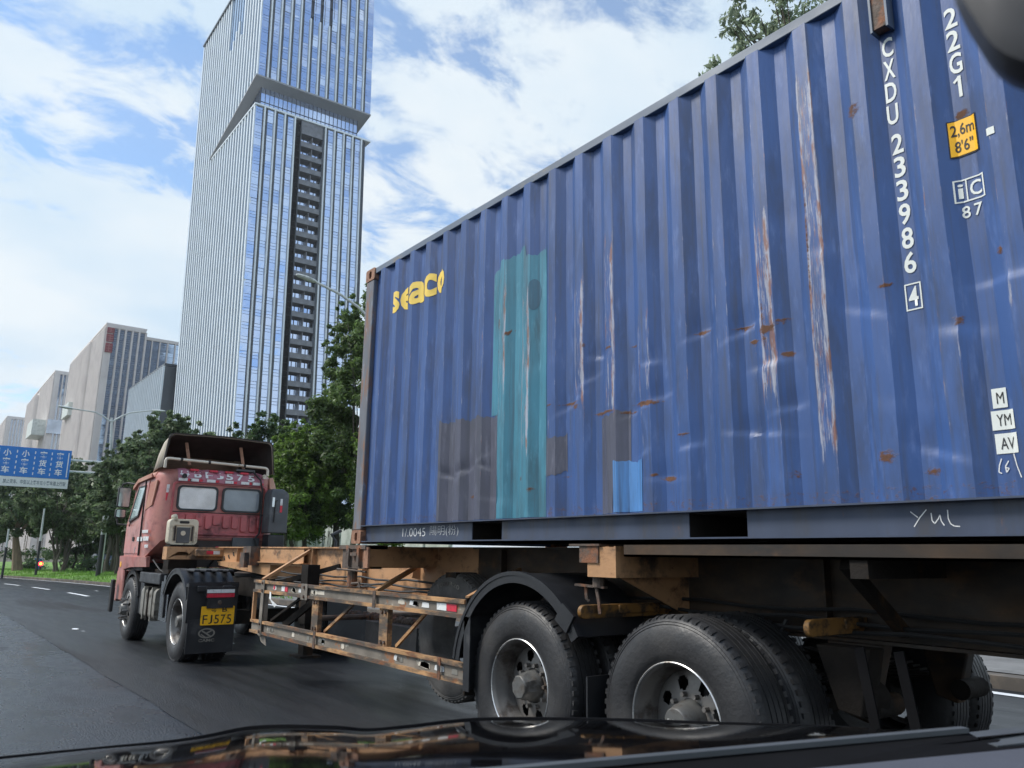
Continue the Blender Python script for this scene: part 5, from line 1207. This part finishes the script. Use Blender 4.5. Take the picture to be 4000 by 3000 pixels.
# lighter faded roof edge, sill, doors
MB().loft([[(3.075, 13.62, 1.05), (3.06, 13.62, 1.20), (3.12, 13.62, 1.21), (3.12, 13.62, 1.05)], [(3.055, 14.6, 1.03), (3.04, 14.6, 1.2), (3.12, 14.6, 1.21), (3.12, 14.6, 1.03)], [(3.075, 15.6, .95), (3.06, 15.6, 1.2), (3.14, 15.6, 1.21), (3.14, 15.6, .95)]]).build('sill', m_cab, tk, smooth=True)
MB().box(3.07, 3.12, 15.2, 15.66, .45, 1.02).box(3.07, 5.1, 15.60, 15.72, .42, .95).build('bumper', m_cab, tk, bevel=.03)
MB().lathe((3.06, 15.46, 1.06), [(0, 0), (0, .05), (.04, .055), (.04, 0)], 12).build('side_marker', m_plate, tk)
MB().tube([(3.09, 15.22, 1.72), (3.10, 15.1, 1.9)], .02, 6).build('grab_handle', m_black, tk)
sx = lambda z: 3.08+.05*max(0, (z-1.8))/.7-.004
def side_quad(pts, d0, d1): return MB().add([(sx(z)+d0, y, z) for y, z in pts]+[(sx(z)+d1, y, z) for y, z in pts], [tuple(range(len(pts))), tuple(range(2*len(pts)-1, len(pts)-1, -1))]+[(i, (i+1) % len(pts), len(pts)+(i+1) % len(pts), len(pts)+i) for i in range(len(pts))])
dw = [(14.36, 2.38), (14.84, 2.38), (15.16, 1.80), (14.56, 1.88)]
door = side_quad([(14.22, 2.47), (14.95, 2.47), (15.36, 1.75), (15.36, 1.25), (14.22, 1.25)], -.010, .02).build('door', m_cab, tk, bevel=.008)
side_quad([(y+(.03 if y < 14.6 else -.0), z) for y, z in dw], -.018, -.005).build('door_window', m_sideglass, door)
dd = MB()
for (a, b) in zip(dw, dw[1:]+dw[:1]): dd.bar((sx(a[1])-.014, a[0], a[1]), (sx(b[1])-.014, b[0], b[1]), .022, .03)
dd.build('window_seal', m_rubber_seal, door)
MB().box(3.058, 3.07, 14.66, 14.78, 1.46, 1.53).build('door_handle', m_ink, door, bevel=.01)
pn = [(13.70, 2.44), (14.12, 2.44), (14.18, 1.96), (13.78, 2.03)]
side_quad(pn, -.006, .02).build('sleeper_panel', m_cab_fade, tk, bevel=.006)
for y0, y1, z0, z1 in ((13.72, 14.12, 1.585, 1.635), (13.64, 14.0, 1.46, 1.53), (14.05, 14.44, 1.455, 1.525), (13.62, 13.86, 1.35, 1.40), (14.5, 14.56, 1.26, 1.36)):
    n_ = 4
    for k in range(n_):
        a = y0+(y1-y0)*k/n_; MB().box(3.064, 3.068, a+.006, a+(y1-y0)/n_-.010, z0, z1).build('worn_lettering', m_wht, tk)
rf = MB().loft([cab_sec(13.93, -.004, 2.50, 2.652, .155), cab_sec(14.9, -.004, 2.46, 2.612, .155), cab_sec(15.28, .006, 2.36, 2.492, .155)]).build('roof_skin', m_cab_fade, tk, smooth=True)
MB().add([(5.02, 13.55, 2.30), (5.10, 13.64, 2.30), (5.09, 13.7, 2.46), (5.02, 13.66, 2.60), (4.93, 13.58, 2.58), (4.93, 13.52, 2.40)], [(0, 1, 2, 3, 4, 5)]).build('corner_cap', m_cab_fade, tk, solid=.02)
# rear wall: recessed border, windows, pressed ribs
RY = 13.50
MB().ring(rrect(3.315, 4.875, 1.53, 2.43, .07), rrect(3.345, 4.845, 1.56, 2.40, .06), 'y', RY-.028, RY+.01).build('rear_moulding', m_cab_dk, tk, smooth=True)
MB().prism(rrect(3.33, 4.86, 1.545, 1.93, .03), 'y', RY-.010, RY+.01).build('lower_panel', m_cab_dk, tk)
for x0, x1, g in ((3.395, 4.045, m_curtain), (4.115, 4.775, m_winglass)):
    o_ = rrect(x0, x1, 1.955, 2.365, .075); i_ = rrect(x0+.03, x1-.03, 1.985, 2.335, .06)
    fr_ = MB().ring(o_, i_, 'y', RY-.040, RY-.005).build('rear_window_frame', m_rubber_seal, tk, smooth=True)
    MB().prism(rrect(x0+.022, x1-.022, 1.977, 2.343, .06), 'y', RY-.026, RY-.020).build('window_pane', g, fr_)
for k, x in enumerate((3.40, 3.56, 3.72, 3.87, 4.16, 4.31, 4.46, 4.61, 4.74)):
    zt, zb_ = 1.90, (1.66, 1.64, 1.70, 1.66, 1.68, 1.68, 1.63, 1.63, 1.70)[k]
    MB().prism(rrect(x, x+(.11 if k else .14), zb_, zt, .03, 4), 'y', RY-.042, RY-.008).build('pressed_rib', m_cab_dk, tk, bevel=.012)
MB().prism(rrect(4.0, 4.13, 1.73, 1.89, .02, 3), 'y', RY-.03, RY-.008).build('pressed_rib', m_cab_dk, tk, bevel=.01)
MB().box(3.36, 4.84, RY-.05, RY-.008, 1.555, 1.60).build('lower_lip', m_cab_dk, tk, bevel=.02)
MB().box(3.55, 4.6, RY+.02, RY+.5, 1.05, 1.50).build('engine_cover', m_defl_in, tk); MB().box(4.35, 4.80, RY-.04, RY+.2, 1.36, 1.54).build('rear_bracket', m_grey, tk)
# curved visor panel with scallops and print
vz = MB(); secs = []
nn = 57
for fy, fz in ((-.01, 0), (-.045, .02), (-.05, .07), (-.035, .14), (.0, .19), (.07, .225), (.2, .235)):
    sec = []
    for i in range(nn):
        x = 3.37+1.43*i/(nn-1); sc2 = abs(math.sin(math.pi*i/8)) * (.022 if fz > .1 else .008)
        sec.append((x, RY+fy-sc2*.6*(fz < .2), 2.405+fz+sc2*(fz > .1)))
    secs.append(sec)
vz.loft(secs, cap=False, closed=False); vz.build('rear_visor', m_visor, tk, smooth=True)
fv = lambda a, b: (a, RY-.074+max(0, b-2.505)*.55, b)
for ch, x in (('粤', 3.47), ('B', 3.68), ('F', 3.86), ('J', 4.04), ('5', 4.20), ('7', 4.38), ('5', 4.57)): text(ch, fv, m_wht, tk, w=.115 if ch != '粤' else .15, h=.11, bold=.03, cx=x, cz=2.555-.012*(x-3.4))
for x in (3.62, 3.93, 4.19, 4.45): MB().prism(rrect(x-.07, x+.07, 2.605, 2.638, .014, 3), 'y', RY-.055, RY-.02).build('marker_lamp', m_red, tk)
for x in (3.45, 3.63, 3.90, 4.20, 4.47, 4.66):
    MB().box(x-.07, x+.07, RY-.066, RY-.060, 2.432, 2.478).build('reflector', m_wht, tk)
    MB().box(x+.075, x+.13, RY-.066, RY-.060, 2.435, 2.472).build('reflector', m_red, tk)
for x0, z0, z1, m_ in ((3.235, 2.235, 2.365, m_wht), (3.235, 2.105, 2.232, m_red)): 
    o = MB().box(x0, x0+.045, 13.535, 13.541, z0, z1).build('reflector', m_, tk)
# open-backed roof deflector
def dsec(y, xl, xr, zb_, zt, r):
    pts = [(xl, y, zb_), (xl+.05, y, zt-r)]
    for k in range(1, 6): t = R(90*k/5); pts.append((xl+.05+r*(1-math.cos(t)), y, zt-r+r*math.sin(t)))
    mid = [(xl+.3+(xr-xl-.6)*k/4, y, zt+.02*math.sin(math.pi*k/4)) for k in range(5)]
    return pts + mid + [(xr-(p[0]-xl), p[1], p[2]) for p in pts[::-1]]
ds_ = [dsec(13.42, 3.12, 4.94, 2.64, 3.19, .10), dsec(13.8, 3.13, 4.93, 2.64, 3.13, .10), dsec(14.3, 3.18, 4.88, 2.63, 2.98, .10), dsec(14.75, 3.26, 4.80, 2.61, 2.78, .08), dsec(14.98, 3.34, 4.72, 2.59, 2.63, .02)]
df = MB().loft(ds_, cap=False, closed=False).build('roof_deflector', m_tan, tk, smooth=True, solid=.014)
inn = MB().loft([[(p[0]*.985+4.03*.015, p[1]+.006, 2.64+(p[2]-2.64)*.965) for p in s_] for s_ in ds_], cap=False, closed=False).build('deflector_lining', m_defl_in, df, smooth=True)
MB().loft([dsec(13.415, 3.115, 4.945, 2.64, 3.195, .10), dsec(13.45, 3.115, 4.945, 2.64, 3.195, .10)], cap=False, closed=False).build('deflector_rim', m_defl_in, df, solid=.022)
for x0, x1 in ((3.49, 3.54), (4.40, 4.44)): MB().bar((x0, 13.62, 3.08), (x1, 13.5, 2.70), .05, .018, (0, 1, 0)).build('deflector_strut', m_cast, df)
MB().tube([(3.14, 13.40, 2.62), (3.14, 13.40, 2.735), (3.155, 13.40, 2.765), (3.19, 13.40, 2.775), (4.78, 13.40, 2.735), (4.815, 13.40, 2.72), (4.83, 13.40, 2.69), (4.83, 13.40, 2.60)], .024, 10).build('roof_rail', m_cream, tk, smooth=True)
for x, z in ((3.385, 2.772), (3.83, 2.760), (4.42, 2.744)): MB().tube([(x-.018, 13.40, z), (x+.018, 13.40, z)], .029, 10).build('rail_clamp', m_ink, tk)
MB().box(4.30, 4.62, 13.43, 13.46, 2.655, 2.69).build('work_lamp_bar', m_grey, tk)
for x, z, m_ in ((4.785, 2.585, m_cream), (3.46, 2.51, m_ink)): MB().lathe((x, 13.40, z), [(0, 0), (0, .04), (.06, .03), (.06, 0)], 14, 'y').build('work_lamp', m_, tk)
# air intake stack on the right rear corner
st = MB().loft([[(4.81, 13.10, 1.62), (5.14, 13.10, 1.62), (5.14, 13.44, 1.62), (4.81, 13.44, 1.62)], [(4.82, 13.10, 2.29), (5.14, 13.10, 2.29), (5.14, 13.44, 2.29), (4.82, 13.44, 2.29)], [(4.86, 13.16, 2.37), (5.06, 13.16, 2.37), (5.06, 13.40, 2.37), (4.86, 13.40, 2.37)]]).build('air_stack', m_grey, tk, bevel=.02)
MB().box(4.83, 5.12, 13.12, 13.42, 1.02, 1.60).build('filter_housing', m_black, st, bevel=.03)
MB().tube([(4.89, 13.09, 1.80), (4.895, 13.085, 2.05), (4.90, 13.085, 2.16), (4.93, 13.085, 2.17)], .010, 6).build('cable', m_ink, st)
for x, z0, z1, m_, nm in ((4.985, 2.09, 2.20, m_wht, 'reflector'), (4.985, 1.97, 2.087, m_red, 'reflector'), (4.845, 2.06, 2.22, m_chrome, 'reflector')): MB().box(x, x+.04, 13.093, 13.098, z0, z1).build(nm, m_, st)
MB().tube([(4.58, 13.42, 2.66), (4.72, 13.40, 2.52), (4.775, 13.42, 2.35), (4.785, 13.43, 1.9), (4.78, 13.43, 1.62), (4.70, 13.42, 1.52), (4.74, 13.4, 1.4)], .016, 7).build('cable', m_ink, tk)
for k, (x, z) in enumerate(((3.95, 1.30), (4.05, 1.34), (4.35, 1.32))):      # coiled air lines between cab and trailer
    MB().tube([(x+.05*math.cos(i*.9), 13.35-.030*i, z-.10*math.sin(math.pi*i/50)+.05*math.sin(i*.9)) for i in range(51)], .010, 6).build('coiled_air_line', (m_ink, m_red, m_black)[k], tk, smooth=True)
MB().box(3.05, 3.075, 14.205, 14.22, 1.22, 2.46).build('door_gap', m_ink, tk)
MB().box(3.34, 4.85, RY-.012, RY-.004, 1.925, 1.94).build('panel_seam', m_ink, tk)
# mirrors
for x0, x1, z0, z1 in ((2.91, 3.12, 2.06, 2.42), (2.90, 3.07, 1.87, 2.03)):
    h_ = MB().prism(rrect(x0, x1, z0, z1, .03), 'y', 15.56, 15.66).build('wing_mirror', m_ink, tk, bevel=.015); MB().prism(rrect(x0+.015, x1-.015, z0+.015, z1-.015, .02), 'y', 15.553, 15.559).build('mirror_glass', m_sideglass, h_)
MB().tube([(3.13, 15.35, 2.47), (3.05, 15.55, 2.50), (2.98, 15.62, 2.48), (2.96, 15.62, 2.40)], .018, 7).build('mirror_arm', m_ink, tk); MB().tube([(3.09, 15.4, 1.74), (2.95, 15.55, 1.76), (2.93, 15.60, 1.88)], .018, 7).build('mirror_arm', m_ink, tk)
MB().box(3.13, 3.5, 14.1, 15.3, .98, 1.10).build('wheel_arch', m_ink, tk)
g_ = arc_guard(3.12, 3.5, 14.7, .37, .60, 20, 160).build('front_fender', m_ink, tk, smooth=True)
MB().box(2.96, 3.02, 15.45, 15.6, .25, .8).build('mirror_bracket', m_ink, tk, bevel=.02)
# jerry can standing on its carrier behind the cab
jc = thing('jerry_can', 'cream plastic jerry can standing behind the cab, left of the rear window ribs', 'jerry can', (3.46, 13.16, 1.40))
JY0, JY1 = 13.07, 13.28
o_ = rrect(3.225, 3.665, 1.402, 1.80, .06)
MB().prism(o_, 'y', JY0+.02, JY1).build('body', m_jerry, jc, bevel=.03)
MB().ring(rrect(3.225, 3.665, 1.402, 1.80, .06), rrect(3.285, 3.605, 1.402+.02, 1.70, .04), 'y', JY0, JY0+.022).build('front_rib', m_jerry, jc, bevel=.008)
MB().box(3.345, 3.545, JY0+.004, JY0+.021, 1.43, 1.67).build('label_panel', m_grey, jc, bevel=.006)
MB().lathe((3.44, JY0+.006, 1.58), [(0, 0), (0, .04), (-.006, .036), (-.006, 0)], 18, 'y').build('boss', m_jerry, jc)
MB().prism(rrect(3.37, 3.52, 1.73, 1.77, .018, 4), 'y', JY0-.003, JY0+.0).build('handle_slot', m_ink, jc)
for x in (3.30, 3.56): MB().prism(rrect(x, x+.03, 1.46, 1.69, .012, 3), 'y', JY0-.003, JY0-.0005).build('side_slot', m_defl_in, jc)
MB().tube([(3.32, 13.18, 1.80), (3.31, 13.18, 1.84), (3.30, 13.18, 1.87)], [.05, .05, .035], 12).build('cap', m_jerry, jc)

# ------------------------------------------------------------------ the car the photograph is taken from
car = thing('car', 'black glossy bonnet, dashboard edge and mirror of the car we sit in', 'car', (.35, .6, 0))
BE = [((-.75, 1.10), (-.9, 2.0), 0), ((.12, 1.15), (.21, 1.99), 0), ((.31, 1.08), (.556, 1.96), .0), ((.40, 1.03), (.716, 1.94), .012), ((.48, 1.0), (.865, 1.84), .010), ((.53, .98), (.95, 1.81), -.002), ((.58, .96), (1.05, 1.78), 0), ((.68, .92), (1.247, 1.73), .006), ((.82, .87), (1.53, 1.556), .006),
      ((.99, .79), (1.73, 1.383), .002), ((1.24, .71), (1.95, 1.16), 0), ((1.33, .68), (2.0, 1.05), 0), ((1.46, .645), (2.10, .93), 0), ((1.7, .60), (2.3, .7), -.02)]
mb = MB(); vs = []; nu, nv = 132, 64
def cat(k, f, g):
    n = len(BE)-1; p = [g(BE[min(max(k+i, 0), n)]) for i in (-1, 0, 1, 2)]
    return .5*((2*p[1])+(-p[0]+p[2])*f+(2*p[0]-5*p[1]+4*p[2]-p[3])*f*f+(-p[0]+3*p[1]-3*p[2]+p[3])*f**3)
for i in range(nu+1):
    u = (len(BE)-1)*i/nu; k = min(int(u), len(BE)-2); f = u-k
    bx, by, ex, ey, bz = [cat(k, f, g) for g in (lambda b: b[0][0], lambda b: b[0][1], lambda b: b[1][0], lambda b: b[1][1], lambda b: b[2])]
    for j in range(nv+1):
        t = 1.5*j/nv; x, y = bx+(ex-bx)*t, by+(ey-by)*t
        z = 1.026 - .055*t - .073*t*t - (5*(t-1.0)**2 if t > 1.0 else 0) + bz*min(1, t)**2 + .003*math.sin(5*x-2*y)*t
        vs.append((x, y, z))
fs_ = [(i*(nv+1)+j, (i+1)*(nv+1)+j, (i+1)*(nv+1)+j+1, i*(nv+1)+j+1) for i in range(nu) for j in range(nv)]
mb.add(vs, fs_).build('bonnet', m_carpaint, car, smooth=True, fixn=False)
ed = []
for i in range(0, nu+1, 2):
    k = i*(nv+1)+int(nv*1.0/1.5); ed.append((vs[k][0], vs[k][1], vs[k][2]+.001))
MB().tube(ed, .0055, 6).build('bonnet_edge_strip', m_trim, car, smooth=True)  # matte black strip added to break reflections along the bonnet edge
# wiper, cowl, dashboard
MB().bar((.60, .940, 1.033), (1.50, .667, 1.035), .016, .008).build('wiper', m_grey, car)
MB().add([(.58, .945, 1.022), (1.505, .664, 1.026), (1.495, .640, 1.020), (1.62, .60, 1.014), (1.7, .45, 1.0), (.9, .50, 1.0), (.5, .75, 1.01)], [(0, 1, 2, 3, 4, 5, 6)]).build('cowl', m_trim, car, solid=.008)
MB().add([(1.505, .695, 1.018), (1.9, .60, 1.018), (1.9, .50, 1.018), (1.48, .61, 1.018)], [(0, 1, 2, 3)]).build('scuttle', m_grey, car, solid=.008)
MB().prism([(.72, .79), (1.066, .69), (1.466, .564), (1.8, .45), (1.8, .06), (.4, .06), (.4, .6)], 'z', .78, 1.032).build('dashboard', m_dash, car, bevel=.010)
# rear-view mirror: rounded housing, glass towards the driver
mc = Vector((.470, .120, 1.655)); vdir = Vector((.97, .25, .0)).normalized(); side = Vector((-.25, .97, .0)).normalized(); upv = (Vector((0, 0, 1))*.9 + side*.28).normalized(); side = (side - upv*side.dot(upv)).normalized()
secs = []
for dpt, sc2 in ((-.022, .78), (-.018, .93), (-.006, 1.0), (.012, .98), (.03, .86), (.042, .6)):
    secs.append([mc+vdir*dpt+side*(-a)*sc2+upv*b*sc2 for a, b in rrect(-.048, .125, -.085, .045, .05, 8)])
MB().loft(secs).build('rear_view_mirror', m_mir, car, smooth=True)
MB().add([mc+vdir*.0425+side*(-a)*.58+upv*b*.58 for a, b in rrect(-.048, .125, -.085, .045, .05, 8)], [tuple(range(36))]).build('mirror_glass', m_chrome, car)
